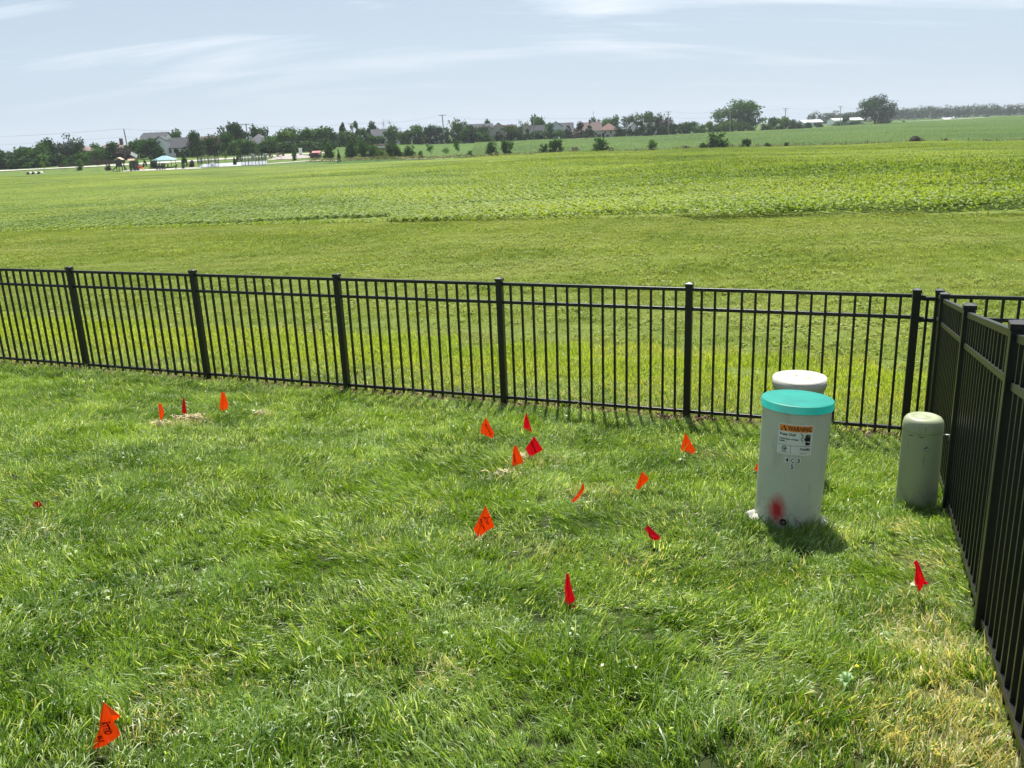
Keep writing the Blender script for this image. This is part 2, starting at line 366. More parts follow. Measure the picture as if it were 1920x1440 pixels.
def smooth_noise(rng, X, Y, scale, octs=3):
    out = np.zeros_like(X); amp = 1; tot = 0
    for o in range(octs):
        G = rng.uniform(-1, 1, (128, 128)); x = X / scale * 2 ** o + 40; y = Y / scale * 2 ** o + 40
        xi = np.floor(x).astype(int); yi = np.floor(y).astype(int); fx = x - xi; fy = y - yi; fx = fx * fx * (3 - 2 * fx); fy = fy * fy * (3 - 2 * fy)
        g = lambda a, b: G[a % 128, b % 128]
        out += amp * ((g(xi, yi) * (1 - fx) + g(xi + 1, yi) * fx) * (1 - fy) + (g(xi, yi + 1) * (1 - fx) + g(xi + 1, yi + 1) * fx) * fy); tot += amp; amp *= .5
    return out / tot

# ---- lawn
rng = np.random.default_rng(7)
tufts = []
for i in range(12):
    long_ = (i >= 9)
    v, f, s, r = blades(rng, 24, 0.036, 0.035 if not long_ else .06, 0.082 if not long_ else .125, 0.0043, .45, .6, 3)
    if i >= 10:
        k = 9; v, f, s, r = cat_parts([(v, f, s, r), leafcards(rng, np.stack([rng.normal(0, .02, k), rng.normal(0, .02, k), rng.uniform(.03, .055, k)], -1), .016, None, .4)])
    tufts.append(np_mesh('grass_tuft', v, f, s, M['blade'], {'rnd': r}))
lawn_pc = proto_collection('grass_tufts', tufts)
def lawn_points(n, smin, smax, tmin, tmax):
    s = rng.uniform(smin, smax, n); t = rng.uniform(tmin, tmax, n)
    return P0[0] + s * DIR[0] + t * NRM[0], P0[1] + s * DIR[1] + t * NRM[1], s, t
DRY = [(hit(px, py), r_, a_) for px, py, r_, a_ in (
    (345, 797, .20, .95), (300, 800, .12, .8), (495, 782, .10, .6), (950, 898, .16, .55), (1000, 872, .22, .6), (1090, 930, .18, .6), (1130, 925, .14, .7), (1020, 1040, .16, .6), (1180, 1060, .16, .5),
    (1820, 1400, .32, .85), (1810, 1320, .26, .85), (1770, 1230, .22, .85), (1720, 1185, .18, .8), (1700, 1350, .26, .55), (1760, 1430, .2, .8), (1740, 1060, .14, .8), (1700, 1000, .16, .5), (1650, 1400, .3, .35),
    (1735, 1135, .13, .6), (1860, 1430, .3, .6), (700, 1030, .22, .30), (650, 880, .3, .18), (380, 1290, .16, .45), (830, 1270, .14, .5), (280, 1370, .14, .5), (790, 960, .2, .3), (900, 1020, .12, .6), (1340, 860, .2, .3), (1500, 1090, .2, .25), (60, 1010, .2, .3), (1590, 1010, .14, .35), (720, 1250, .18, .25), (1480, 1420, .25, .3))]
TALL = [(hit(px, py), r_) for px, py, r_ in ((432, 782, .11), (400, 790, .08), (912, 832, .10), (895, 845, .08), (1290, 862, .12), (1270, 868, .08), (560, 1010, .2), (480, 900, .2), (1205, 925, .08), (1230, 1040, .08), (1070, 1150, .07), (1722, 1140, .08), (1700, 955, .10), (1540, 1000, .10), (1420, 1000, .08), (1840, 1250, .12), (1790, 1060, .10))]
HOLES = [(hit(px, py), r_) for px, py, r_ in ((330, 790, .08), (420, 783, .10), (910, 838, .10), (1000, 1042, .07), (900, 1022, .07), (1090, 940, .06), (1290, 870, .10), (1230, 1040, .07), (1005, 890, .06), (250, 1380, .06), (960, 905, .08))]
def make_lawn(name, n, smin, smax, tmin, tmax, seed, label):
    X, Y, s, t = lawn_points(n, smin, smax, tmin, tmax)
    r0 = np.random.default_rng(seed)
    wx = smooth_noise(r0, X, Y, .75, 3); wy = smooth_noise(r0, X, Y, .75, 3); hgt = smooth_noise(r0, X, Y, .4, 3); drn = smooth_noise(r0, X, Y, .9, 3)
    # swirls where the long grass has lain over
    amp = np.clip(.15 + 1.9 * np.hypot(wx, wy), 0, 1.15); az = np.arctan2(wy * 1.2 - .10, wx + .12)
    dry = np.clip(.02 + .22 * (drn - .2), .012, .3); keep = np.ones(n, bool)
    for p, r_, a_ in DRY:
        a_ = a_ * (.72 if p.x > 1.1 else .6)
        d2 = ((X - p.x) ** 2 + (Y - p.y) ** 2) / r_ ** 2; dry = np.maximum(dry, a_ * np.exp(-d2)); hgt = hgt - .35 * a_ * np.exp(-d2)
    for p, r_ in TALL: hgt = hgt + 1.1 * np.exp(-((X - p.x) ** 2 + (Y - p.y) ** 2) / r_ ** 2)
    for p, r_ in HOLES:
        d = np.hypot(X - p.x, Y - p.y) / r_; keep &= (d > .75 + .35 * r0.uniform(size=n)) | (r0.uniform(size=n) < .4)
    edge = np.clip(t / .22, 0, 1); keep &= r0.uniform(size=n) < (.10 + .9 * edge); dry = np.maximum(dry, .35 * (1 - edge))
    for c_, rr_ in PEDS: keep &= np.hypot(X - c_[0], Y - c_[1]) > rr_
    # keep clear of the side fence's line of posts
    eul = tilt_euler(r0.uniform(0, 6.28, n), amp * r0.uniform(.5, 1.1, n), az + r0.normal(0, .35, n))
    sc = np.clip(1 + .55 * hgt + r0.normal(0, .18, n), .5, 1.8); scl = np.stack([sc * .95, sc * .95, sc], -1)
    ids = np.where(r0.uniform(size=n) < .04, r0.integers(9, 12, n), r0.integers(0, 9, n))
    pts = np.stack([X, Y, terr(X, Y)], -1)
    scatter(name, lawn_pc, pts[keep], eul[keep], scl[keep], ids[keep], dry[keep], label)
ped1_base = hit(1474, 984); ped3_base = hit(1716, 950); 
PEDS = [((ped1_base.x, ped1_base.y), .19), ((ped3_base.x, ped3_base.y), .15)]
make_lawn('lawn_grass', 98000, -9.5, 6.4, 0.02, 8.6, 11, 'long lush green lawn grass inside the fence, leaning in swirls')

# ---- soil strip with chips under the fence
n = 5000; s_ = rng.uniform(-9, 7, n); t_ = rng.normal(0.02, .085, n); k_ = (s_ > -1.5) | (rng.uniform(size=n) < .5); s_ = s_[k_]; t_ = t_[k_]
X = P0[0] + s_ * DIR[0] + t_ * NRM[0]; Y = P0[1] + s_ * DIR[1] + t_ * NRM[1]
v, f, sz, r = leafcards(rng, np.stack([X, Y, terr(X, Y) + rng.uniform(.004, .03, len(X))], -1), .035, None, .5)
tag(link('wood_mulch', np_mesh('wood_mulch', v, f, sz, M['mulch'], {'rnd': r})), 'brown wood mulch chips in a strip under the black fence', kind='stuff')

# ---- verge behind the fence
vt = []
for i in range(8):
    parts = [blades(rng, 1500, .62, .03, .075, .0085, .6, .6, 2, False)]
    if i >= 3:
        ctr = rng.uniform(-.55, .55, (9 if i < 6 else 28, 2)); P = []
        for c in ctr:
            k = 7; P.append(np.stack([c[0] + rng.normal(0, .035, k), c[1] + rng.normal(0, .035, k), rng.uniform(.03, .10, k)], -1))
        parts.append(leafcards(rng, np.concatenate(P), rng.uniform(.02, .07, len(ctr) * 7), None, .6))
    vt.append(np_mesh('verge_tile', *cat_parts(parts)[:3], M['verge'], {'rnd': cat_parts(parts)[3]}) if False else None)
    a = cat_parts(parts); vt[-1] = np_mesh('verge_tile', a[0], a[1], a[2], M['verge'], {'rnd': a[3]})
for i in range(3):
    a = blades(rng, 2600, .62, .05, .12, .0075, .4, .6, 3, False); vt.append(np_mesh('verge_tile', a[0], a[1], a[2], M['strip'], {'rnd': a[3]}))
verge_pc = proto_collection('verge_tiles', vt)
xs = []; 
for yy in np.arange(2, 46, .95):
    half = .66 * yy + 5
    for xx in np.arange(-half, half, .95): xs.append((xx, yy))
A = np.array(xs); A = A + rng.uniform(-.2, .2, A.shape)
T2 = (A[:, 0] - P0[0]) * NRM[0] + (A[:, 1] - P0[1]) * NRM[1]
kk = (T2 < -.62) & (A[:, 1] < edgeY(A[:, 0]) + .3); A = A[kk]; T2 = T2[kk]
r0 = np.random.default_rng(3); wn = smooth_noise(r0, A[:, 0], A[:, 1], 5.0, 3); hn = smooth_noise(r0, A[:, 0], A[:, 1] * 2.5, 4.0, 3)
n = len(A); ids = np.where(wn + .3 * r0.normal(size=n) + .15 * (A[:, 0] > 4) > .18, r0.integers(6, 8, n), np.where(wn > -.25, r0.integers(3, 6, n), r0.integers(0, 3, n)))
nearf = T2 > -2.7; ids = np.where(nearf, r0.integers(8, 11, n), ids); hz = np.where(nearf, 1.1, .8 + .5 * hn)
scl = np.stack([np.ones(n), np.ones(n), hz], -1); eul = np.stack([np.zeros(n), np.zeros(n), r0.integers(0, 4, n) * np.pi / 2 + r0.uniform(-.1, .1, n)], -1)
dry = np.clip(.04 - .3 * hn + np.where((T2 < -2.6) & (T2 > -3.4), .3, 0) + np.where(T2 > -1.1, .15, 0), .02, .6)
scatter('verge_grass', verge_pc, np.stack([A[:, 0], A[:, 1], terr(A[:, 0], A[:, 1])], -1), eul, scl, ids, dry, 'mown weedy grass verge between the black fence and the bean field')
# thin grass right behind the fence line
n = 9000; s_ = rng.uniform(-9, 8, n); t_ = -rng.uniform(.08, 1.0, n); X = P0[0] + s_ * DIR[0] + t_ * NRM[0]; Y = P0[1] + s_ * DIR[1] + t_ * NRM[1]
scatter('fence_edge_grass', lawn_pc, np.stack([X, Y, terr(X, Y)], -1), np.stack([np.zeros(n), np.zeros(n), rng.uniform(0, 6, n)], -1), np.tile(rng.uniform(.7, 1.3, n)[:, None], (1, 3)), rng.integers(0, 9, n), rng.uniform(.05, .35, n), 'sparse bright grass growing just behind the black fence')

# ---- soy field
st_ = []
for i in range(6):
    n = 2300 if i < 4 else 1500
    yy = rng.uniform(-1.6, 1.6, n); row = rng.integers(0, 8, n); xx = -1.6 + .4 * row + .2 + rng.normal(0, .11, n)
    hz_ = .50 * (1 - .45 * np.abs((xx + 1.6) % .4 - .2) / .2 * rng.uniform(.3, 1, n)) * rng.uniform(.72, 1.08, n)
    v, f, s, r = leafcards(rng, np.stack([xx, yy, hz_], -1), .115, None, .55)
    st_.append(np_mesh('soy_tile', v, f, s, M['soy'], {'rnd': r}))
soy_pc = proto_collection('soy_tiles', st_)
xs = []
for yy in np.arange(26, 226, 3.05):
    half = .64 * yy + 8
    for xx in np.arange(-half, half, 3.05): xs.append((xx, yy))
A = np.array(xs); A = A[(A[:, 1] > edgeY(A[:, 0]) + 1.1) & (A[:, 1] < 223.5)]
n = len(A); r0 = np.random.default_rng(5); A = A + r0.uniform(-.35, .35, A.shape); hn = smooth_noise(r0, A[:, 0], A[:, 1], 22, 3) + .6 * smooth_noise(r0, A[:, 0], A[:, 1] * 4, 18, 2)
hz = (.85 + .6 * hn) * np.clip(.40 + .8 * (A[:, 0] + 10) / 30 + .5 * np.clip((A[:, 1] - 42) / 50, 0, 1), .22, 1.4)
# two wheel tracks curving through the left of the field
def near_track(px0, Y0, px1, Y1): 
    a = np.array(gpt(px0, Y0)[:2]); b_ = np.array(gpt(px1, Y1)[:2]); d = b_ - a; l = np.clip(((A - a) @ d) / (d @ d), 0, 1); return np.hypot(*(A - a - l[:, None] * d).T) < 1.6
trk = near_track(28, 205, 75, 125) | near_track(50, 205, 120, 125)
hz = np.where(trk, hz * .45, hz)
scl = np.stack([np.ones(n), np.ones(n), hz], -1); e_ = np.zeros((n, 3)); e_[:, 2] = R(8) + np.pi * r0.integers(0, 2, n)
scatter('soybean_crop', soy_pc, np.stack([A[:, 0], A[:, 1], terr(A[:, 0], A[:, 1])], -1), e_, scl, r0.integers(0, 6, n), np.zeros(n), 'bright green soybean crop filling the field beyond the verge')
ft_ = []
for i in range(3):
    n = 1600; v, f, s, r = leafcards(rng, np.stack([rng.uniform(-1.6, 1.6, n), rng.uniform(-1.6, 1.6, n), rng.uniform(.1, .5, n)], -1), .085, None, .5); ft_.append(np_mesh('far_crop_tile', v, f, s, M['farcrop'], {'rnd': r}))
far_pc = proto_collection('far_crop_tiles', ft_)
xs = []
for yy in np.arange(247, 1000, 7.2):
    for xx in np.arange(-.02 * yy, .68 * yy, 7.2): xs.append((xx, yy))
A = np.array(xs); Uf = 960 + F * A[:, 0] / A[:, 1]; A = A[(A[:, 1] < np.interp(Uf, [900, 960, 1300, 1500, 1600, 1700, 1920, 3000], [370, 372, 405, 470, 590, 700, 900, 900]))]; n = len(A)
scatter('far_crop', far_pc, np.stack([A[:, 0], A[:, 1], terr(A[:, 0], A[:, 1])], -1), np.stack([np.zeros(n), np.zeros(n), rng.integers(0, 4, n) * np.pi / 2], -1), np.tile([2.4, 2.4, 1.2], (n, 1)), rng.integers(0, 3, n), np.zeros(n), 'darker green crop filling the far field beyond the hedgerow')
# front row of plants along the crop's near edge
n = 9500; X = rng.uniform(-34, 36, n); Y = edgeY(X) + np.abs(rng.normal(0, .75, n)); Z = terr(X, Y) + rng.uniform(.03, .5, n) ** .7 * np.clip(.2 + 1.1 * (X + 3) / 18, .08, 1.45)
v, f, s, r = leafcards(rng, np.stack([X, Y, Z], -1), .11, None, .6)
tag(link('crop_edge_plants', np_mesh('crop_edge_plants', v, f, s, M['soy'], {'rnd': r})), 'ragged front row of soybean plants along the verge', kind='stuff')

# ------------------------------------------------------------------ fence
FH = 1.2976
fence = empty('black_picket_fence', (P0[0], P0[1], 0), 'black metal picket fence running across the lawn with a return down the right side', 'fence')
def fpos(s): return Vector((P0[0] + DIR[0] * s, P0[1] + DIR[1] * s, -0.0031 * s))
off = Vector((P0[0], P0[1], 0))
post_me = MB().box((0, 0, FH / 2 - .06), (.0625, .0625, FH + .06), None).mesh('post', M['black'])
capmb = MB(); capmb.box((0, 0, .006), (.071, .071, .026)); 
k = len(capmb.v); capmb.v += [(-.0352, -.0352, .019), (.0352, -.0352, .019), (.0352, .0352, .019), (-.0352, .0352, .019), (0, 0, .030)]
capmb.f += [(k, k + 1, k + 4), (k + 1, k + 2, k + 4), (k + 2, k + 3, k + 4), (k + 3, k, k + 4)]
cap_me = capmb.mesh('post_cap', M['black'])
pick_me = MB().box((0, 0, 0), (.0205, .0205, 1.0)).mesh('picket', M['black'])
yaw1 = math.atan2(DIR[1], DIR[0])
def add_post(p, yaw, lean=0):
    o = link('post', post_me, fence, .003); o.location = p - off; o.rotation_euler = (0, lean, yaw)
    c = link('post_cap', cap_me, o, .002, (0, 0, FH - .02)); return o
TOPR, MIDR, BOTR = FH - .055, FH - .235, .085
def add_panel(a, b, n, topdrop=0.0):
    a = Vector(a) - off; b = Vector(b) - off; d = (b - a); dh = Vector((d.x, d.y, 0)).normalized(); yaw = math.atan2(d.y, d.x)
    a2 = a + dh * .0312; b2 = b - dh * .0312
    for h in (TOPR - topdrop, MIDR - topdrop, BOTR):
        MB().bar(a2 + Vector((0, 0, h)), b2 + Vector((0, 0, h)), .027, .031).build('rail', M['black'], fence, bevel=.002)
    for i in range(1, n + 1):
        p = a + d * (i / (n + 1)); z0 = .035; z1 = TOPR - topdrop - .010
        o = link('picket', pick_me, fence); o.location = p + Vector((0, 0, (z0 + z1) / 2)); o.scale = (1, 1, z1 - z0); o.rotation_euler = (rq.uniform(-.002, .002), rq.uniform(-.003, .003), yaw)
rq = random.Random(9)
svals = [-7.44, -5.567, -3.718, -1.836, 0.0055, 1.8497, 3.723]
pts = [fpos(s) for s in [-9.30] + svals]
rj = random.Random(4)
for p in pts: add_post(p, yaw1, rj.uniform(-.004, .004))
for a, b in zip(pts[:-1], pts[1:]): add_panel(a, b, 15)
pB = Vector((3.54, 7.01, -.012)); add_post(pB, yaw1)
# short infill between the two posts at the corner
aA = pts[-1]; add_panel(aA, pB, 1, .022)
for h in (TOPR - .012, MIDR - .012):
    MB().box(aA - off + Vector((DIR[0] * .045, DIR[1] * .045, h)), (.05, .036, .040), Matrix.Rotation(yaw1, 3, 'Z')).build('rail_bracket', M['black'], fence, bevel=.003)
prev = pB
for k in (1, 2):
    q_ = pB + Vector((DIR[0], DIR[1], -.003)) * 1.86 * k; add_post(q_, yaw1); add_panel(prev, q_, 15, .0); prev = q_
side = [pB, Vector((3.36, 6.57, .045)), Vector((2.64, 4.87, .315)), Vector((1.865, 3.085, .625)), Vector((1.12, 1.37, .965)), Vector((.36, -.33, 1.26))]
yaw2 = math.atan2(side[3].y - side[1].y, side[3].x - side[1].x)
for p in side[1:]: add_post(p, yaw2)
for i, (a, b) in enumerate(zip(side[:-1], side[1:])): add_panel(a, b, 3 if i == 0 else 15)

# ------------------------------------------------------------------ utility pedestals
def pedmat(name, col, scr=(0.25, 0.27, 0.23), red=None):
    m, t, b = newmat(name)
    n = posnoise(t, 5, 5, .3, .75, obj=True); n2 = posnoise(t, 60, 4, .64, .72, (1, 1, .12), obj=True, seed=5)
    c = mixc(t, nmath(t, 'MULTIPLY', n, .5), col, tuple(x * .82 for x in col)); c = mixc(t, nmath(t, 'MULTIPLY', n2, .5), c, scr)
    sz_ = nd(t, 'ShaderNodeSeparateXYZ'); t.links.new(nd(t, 'ShaderNodeTexCoord').outputs['Object'], sz_.inputs[0])
    lowz = nd(t, 'ShaderNodeMapRange'); t.links.new(sz_.outputs[2], lowz.inputs[0]); lowz.inputs[1].default_value = .22; lowz.inputs[2].default_value = .0
    sp_ = posnoise(t, 26, 6, .50, .62, obj=True, seed=3)
    c = mixc(t, nmath(t, 'MULTIPLY', nmath(t, 'MULTIPLY', sp_, lowz.outputs[0]), .55), c, (.16, .13, .08))
    smg = posnoise(t, 9, 6, .56, .70, (1, 1, .35), obj=True, seed=13); c = mixc(t, nmath(t, 'MULTIPLY', smg, .30), c, (.20, .19, .14))
    if red:
        tcn = nd(t, 'ShaderNodeTexCoord'); mp_ = nd(t, 'ShaderNodeMapping'); mp_.vector_type = 'POINT'; t.links.new(tcn.outputs['Object'], mp_.inputs[0])
        mp_.inputs['Location'].default_value = red[0]; mp_.inputs['Rotation'].default_value = (0, red[2], 0); mp_.inputs['Scale'].default_value = red[1]
        ln_ = nd(t, 'ShaderNodeVectorMath', operation='LENGTH'); t.links.new(mp_.outputs[0], ln_.inputs[0])
        nn = posnoise(t, 45, 4, .2, .8, obj=True, seed=9)
        d = nmath(t, 'ADD', ln_.outputs['Value'], nmath(t, 'MULTIPLY', nn, .35)); r_ = nd(t, 'ShaderNodeMapRange'); t.links.new(d, r_.inputs[0]); r_.inputs[1].default_value = 1.25; r_.inputs[2].default_value = .45
        c = mixc(t, r_.outputs[0], c, (.50, .012, .035))
    t.links.new(c, b.inputs['Base Color']); b.inputs['Roughness'].default_value = .42; b.inputs['Specular IOR Level'].default_value = .4
    return m
B1 = ped1_base
ax = Vector((at(1496, 746, B1.y + .03) - B1)); H1 = ax.length; ax.normalize()
ped1 = empty('utility_pedestal', B1, 'tall light grey-green round pedestal with teal lid, warning sticker and red paint blotch', 'utility pedestal', 'utility pedestals by the fence corner')
ped1.rotation_mode = 'QUATERNION'; ped1.rotation_quaternion = Vector((0, 0, 1)).rotation_difference(ax)
R1 = .187
Mp = pedmat('grey_green_plastic', (.55, .57, .46), red=((.110 / .048, 0, -.150 / .105), (1 / .048, 1e-6, 1 / .105), 0))
body = MB().lathe([(R1 * .96, -.12), (R1 * .97, .0), (R1 * .985, H1 * .5), (R1, H1 - .02), (R1, H1 - .005)], 64).build('body', Mp, ped1, True)
Ml = plain('teal_plastic', (.0, .235, .185), .5, .22, .18, 7)
lr = R1 * 1.04
MB().lathe([(R1 * 1.0, H1 - .046), (lr, H1 - .046), (lr, H1 - .046), (lr + .001, H1 - .004), (lr + .001, H1 - .004), (lr - .004, H1), (lr - .004, H1), (lr * .9, H1 + .001), (lr * .5, H1 + .003), (0.0, H1 + .003)], 64).build('lid', Ml, ped1, True)
Mw = plain('pale_concrete', (.62, .60, .54), .8, .2, .2, 25, bump=.3)
for a0, a1 in ((R(165), R(222)), (R(-40), R(-8))):
    mb = MB(); nseg = 8
    for i in range(nseg + 1):
        t_ = a0 + (a1 - a0) * i / nseg; jag = .01 * math.sin(i * 2.3)
        for r_, z_ in ((R1 * .95, -.05), (R1 * 1.22 + jag, -.05), (R1 * 1.20 + jag, .055 + jag), (R1 * .98, .075 + jag)): mb.v.append((r_ * math.cos(t_), r_ * math.sin(t_), z_))
    for i in range(nseg):
        for j in range(4):
            a = i * 4 + j; b_ = i * 4 + (j + 1) % 4; mb.f.append((a, b_, b_ + 4, a + 4))
    mb.f += [(0, 1, 2, 3), (nseg * 4 + 3, nseg * 4 + 2, nseg * 4 + 1, nseg * 4)]
    mb.build('base_flange', Mw, ped1, bevel=.004)
# local frame: which local angle faces the camera
inv = ped1.rotation_quaternion.inverted()
vc = inv @ (Vector((0, 0, CH)) - B1); a_cam = math.atan2(vc.y, vc.x)
def wrapz(u, h, r): # u metres along arc to the right as seen, h height
    a = a_cam + u / R1; return (r * math.cos(a), r * math.sin(a), h)
def patch(name, u0, u1, h0, h1, r, mat, parent, n=10, shear=0.0):
    mb = MB()
    for j in range(2):
        for i in range(n + 1):
            u = u0 + (u1 - u0) * i / n; mb.v.append(wrapz(u, (h0, h1)[j] + shear * u, r))
    for i in range(n): mb.f.append((i, i + 1, i + n + 2, i + n + 1))
    return mb.build(name, mat, parent, True)
def textmesh(s, size, bold=.0, align='LEFT'):
    cu = bpy.data.curves.new('text', 'FONT'); cu.body = s; cu.size = size; cu.offset = bold; cu.align_x = align; cu.resolution_u = 2
    to = bpy.data.objects.new('text', cu); C.objects.link(to); bpy.context.view_layer.update()
    me = bpy.data.meshes.new_from_object(to.evaluated_get(bpy.context.evaluated_depsgraph_get())); bpy.data.objects.remove(to); bpy.data.curves.remove(cu)
    return me
def wraptext(name, s, size, u, h, r, mat, parent, bold=0, shear=0.0, fit=None):
    me = textmesh(s, size, bold); sx_ = 1.0 if fit is None else fit / max(v.co.x for v in me.vertices)
    for v in me.vertices:
        uu = u + v.co.x * sx_; v.co = Vector(wrapz(uu, h + v.co.y + shear * uu, r))
    me.materials.clear(); me.materials.append(mat); me.update(); return link(name, me, parent)
Msw = plain('white_sticker', (.70, .70, .66), .35, .5, .06, 30); Mor = plain('orange_print', (.85, .24, .03), .4, .5, .15, 60); Mbk = plain('black_print', (.012, .012, .012), .5, .3, .1, 30)
sw = .187; hs1 = H1 - .105; hs0 = hs1 - .172; us = -sw / 2 + .006; ue = us + sw; rr = R1 + .0005
stk = patch('warning_sticker', us, ue, hs0, hs1, rr, Msw, ped1)
patch('orange_band', us + .006, ue - .005, hs1 - .041, hs1 - .006, rr + .0008, Mor, stk)
wraptext('lettering', 'WARNING', .036, us + .052, hs1 - .036, rr + .0016, Mbk, stk, .0006, fit=.122)
# triangle with spark at the band's left
mb = MB(); 
for tri in (((.012, -.038), (.030, -.009), (.048, -.038)),):
    mb.poly([wrapz(us + x, hs1 + y, rr + .0014) for x, y in tri])
mb.build('alert_triangle', Mbk, stk)
MB().poly([wrapz(us + x, hs1 + y, rr + .0020) for x, y in ((.018, -.035), (.0235, -.024), (.030, -.018), (.034, -.030), (.041, -.035))]).build('alert_spark', Mor, stk)
wraptext('lettering', 'Keep Out!', .0185, us + .010, hs1 - .064, rr + .0012, Mbk, stk, .0005, fit=.085)
wraptext('lettering', 'Hazardous voltage', .0125, us + .010, hs1 - .088, rr + .0012, Mbk, stk, .0003, fit=.100)
wraptext('lettering', 'inside.', .0125, us + .010, hs1 - .101, rr + .0012, Mbk, stk, .0004)
wraptext('lettering', 'ComEd', .0185, us + .122, hs1 - .142, rr + .0012, Mbk, stk, .0006, fit=.054)
patch('rule_line', us + .004, ue - .004, hs1 - .1205, hs1 - .119, rr + .0010, Mbk, stk)
patch('rule_line', us + .073, us + .0745, hs1 - .168, hs1 - .1205, rr + .0010, Mbk, stk, 1)
patch('small_print', us + .122, us + .160, hs1 - .160, hs1 - .157, rr + .0012, plain('grey_print', (.3, .3, .3)), stk, 3)
patch('small_print', us + .022, us + .060, hs1 - .161, hs1 - .1585, rr + .0012, Mbk, stk, 3)
mb = MB(); k = 10     # round emblem outline, bottom left
ring = [(math.cos(i / k * 6.2832), math.sin(i / k * 6.2832)) for i in range(k)]
for c, s0 in ring: mb.v.append(wrapz(us + .040 + .014 * c, hs1 - .139 + .014 * s0, rr + .0012))
for c, s0 in ring: mb.v.append(wrapz(us + .040 + .010 * c, hs1 - .139 + .010 * s0, rr + .0012))
for i in range(k): mb.f.append((i, (i + 1) % k, k + (i + 1) % k, k + i))
mb.poly([wrapz(us + .040 + x, hs1 - .139 + y, rr + .0013) for x, y in ((-.008, .001), (.008, .004), (.006, -.006), (-.002, -.003))])
mb.build('round_emblem', Mbk, stk)
def q2(mb, x, y, w_, h_, sh=0): mb.poly([wrapz(us + x + a, hs1 + y + b_, rr + .0013) for a, b_ in ((0, 0), (w_, 0), (w_ + sh, h_), (sh, h_))])
mb = MB()              # hand and current bolt
q2(mb, .146, -.092, .028, .024); [q2(mb, .146 + .0074 * i, -.069, .0056, .020 - .004 * abs(i - 1.4)) for i in range(4)]
mb.poly([wrapz(us + x, hs1 + y, rr + .0014) for x, y in ((.138, -.076), (.146, -.088), (.149, -.082), (.141, -.071))])
mb.poly([wrapz(us + x, hs1 + y, rr + .0013) for x, y in ((.146, -.098), (.156, -.094), (.166, -.100), (.176, -.093), (.172, -.112), (.152, -.113))])
P_ = [(.120, -.047), (.130, -.056), (.133, -.064), (.127, -.074), (.126, -.083), (.134, -.090)]
for (x0, y0), (x1, y1) in zip(P_[:-1], P_[1:]):
    dx, dy = x1 - x0, y1 - y0; l = math.hypot(dx, dy); nx_, ny_ = -dy / l * .0020, dx / l * .0020
    mb.poly([wrapz(us + a, hs1 + b_, rr + .0013) for a, b_ in ((x0 - nx_, y0 - ny_), (x1 - nx_, y1 - ny_), (x1 + nx_, y1 + ny_), (x0 + nx_, y0 + ny_))])
mb.build('shock_pictogram', Mbk, stk)
for ch, u, hh in (('4', -.031, 0), ('C', -.001, 0), ('3', .029, 0), ('5', -.001, -.036)):
    u += .004; h0 = hs0 - .047 + hh
    tg = patch('number_tag', u - .0125, u + .0125, h0, h0 + .032, rr, Msw, ped1, 2)
    wraptext('lettering', ch, .034, u - .0085, h0 + .004, rr + .0008, Mbk, tg, .0006, fit=.016)
# lock bolt low on the body
pb = Vector(wrapz(-.018, .088, R1 * .975)); nb = Vector((math.cos(a_cam + .06), math.sin(a_cam + .06), 0))
MB().tube(pb - nb * .01, pb + nb * .012, .020, .018, 14).build('lock_collar', plain('rusty_steel', (.10, .055, .045), .5, .5, .5, 60, .6), ped1)
lk = MB().tube(pb + nb * .012, pb + nb * .017, .009, .008, 10).build('lock_bolt', plain('dull_steel', (.30, .28, .27), .4, .5, .2, 50, .8), ped1)

# pale pedestal behind
B2 = gpt(1489, 5.75); top2 = at(1490, 709, 5.72); H2 = top2.z - B2.z; R2 = 51.0 / F * (B2 - Vector((0, 0, CH)))  .length * .875
ped2 = empty('utility_pedestal', B2, 'pale cream-lidded round pedestal standing behind the teal-lidded one', 'utility pedestal', 'utility pedestals by the fence corner')
Mc = plain('cream_plastic', (.43, .42, .36), .5, .4, .12, 5)
MB().lathe([(R2 * .9, -.1), (R2 * .93, H2 - .02)], 48).build('body', pedmat('pale_grey_plastic', (.44, .46, .41)), ped2, True)
MB().lathe([(R2 * .93, H2 - .075), (R2 * .98, H2 - .075), (R2 * .985, H2 - .06), (R2, H2 - .058), (R2, H2 - .008), (R2, H2 - .008), (R2 * .985, H2), (R2 * .985, H2), (R2 * .95, H2), (R2 * .35, H2 + .002), (R2 * .33, H2 + .005), (R2 * .2, H2 + .006), (R2 * .18, H2 + .001), (0, H2 + .001)], 48).build('lid', Mc, ped2, True)

# rounded green pedestal at right
B3 = ped3_base; top3 = at(1714, 781, B3.y); H3 = top3.z - B3.z; D3 = (B3 - Vector((0, 0, CH))).length; R3 = 42.0 / F * D3 * .76
ped3 = empty('utility_pedestal', B3, 'shorter khaki green pedestal with a rounded dome top by the side fence', 'utility pedestal', 'utility pedestals by the fence corner')
Mk = pedmat('khaki_plastic', (.33, .37, .22), (.10, .11, .07))
MB().lathe([(R3, -.1), (R3, .0), (R3 * .985, H3 * .5), (R3 * .97, H3 - .085)], 48).build('body', Mk, ped3, True)
MB().lathe([(R3 * .965, H3 - .088), (R3 * .985, H3 - .085), (R3 * .985, H3 - .07), (R3 * .975, H3 - .045), (R3 * .93, H3 - .022), (R3 * .84, H3 - .006), (R3 * .7, H3 + .002), (R3 * .55, H3 + .001), (R3 * .42, H3 - .006), (R3 * .3, H3 - .003), (0, H3 + .001)], 48).build('dome_cap', Mk, ped3, True)
vc = Vector((0, 0, CH)) - B3; a3 = math.atan2(vc.y, vc.x)
def on3(da, h, e=0): return Vector(((R3 * .98 + e) * math.cos(a3 + da), (R3 * .98 + e) * math.sin(a3 + da), h))
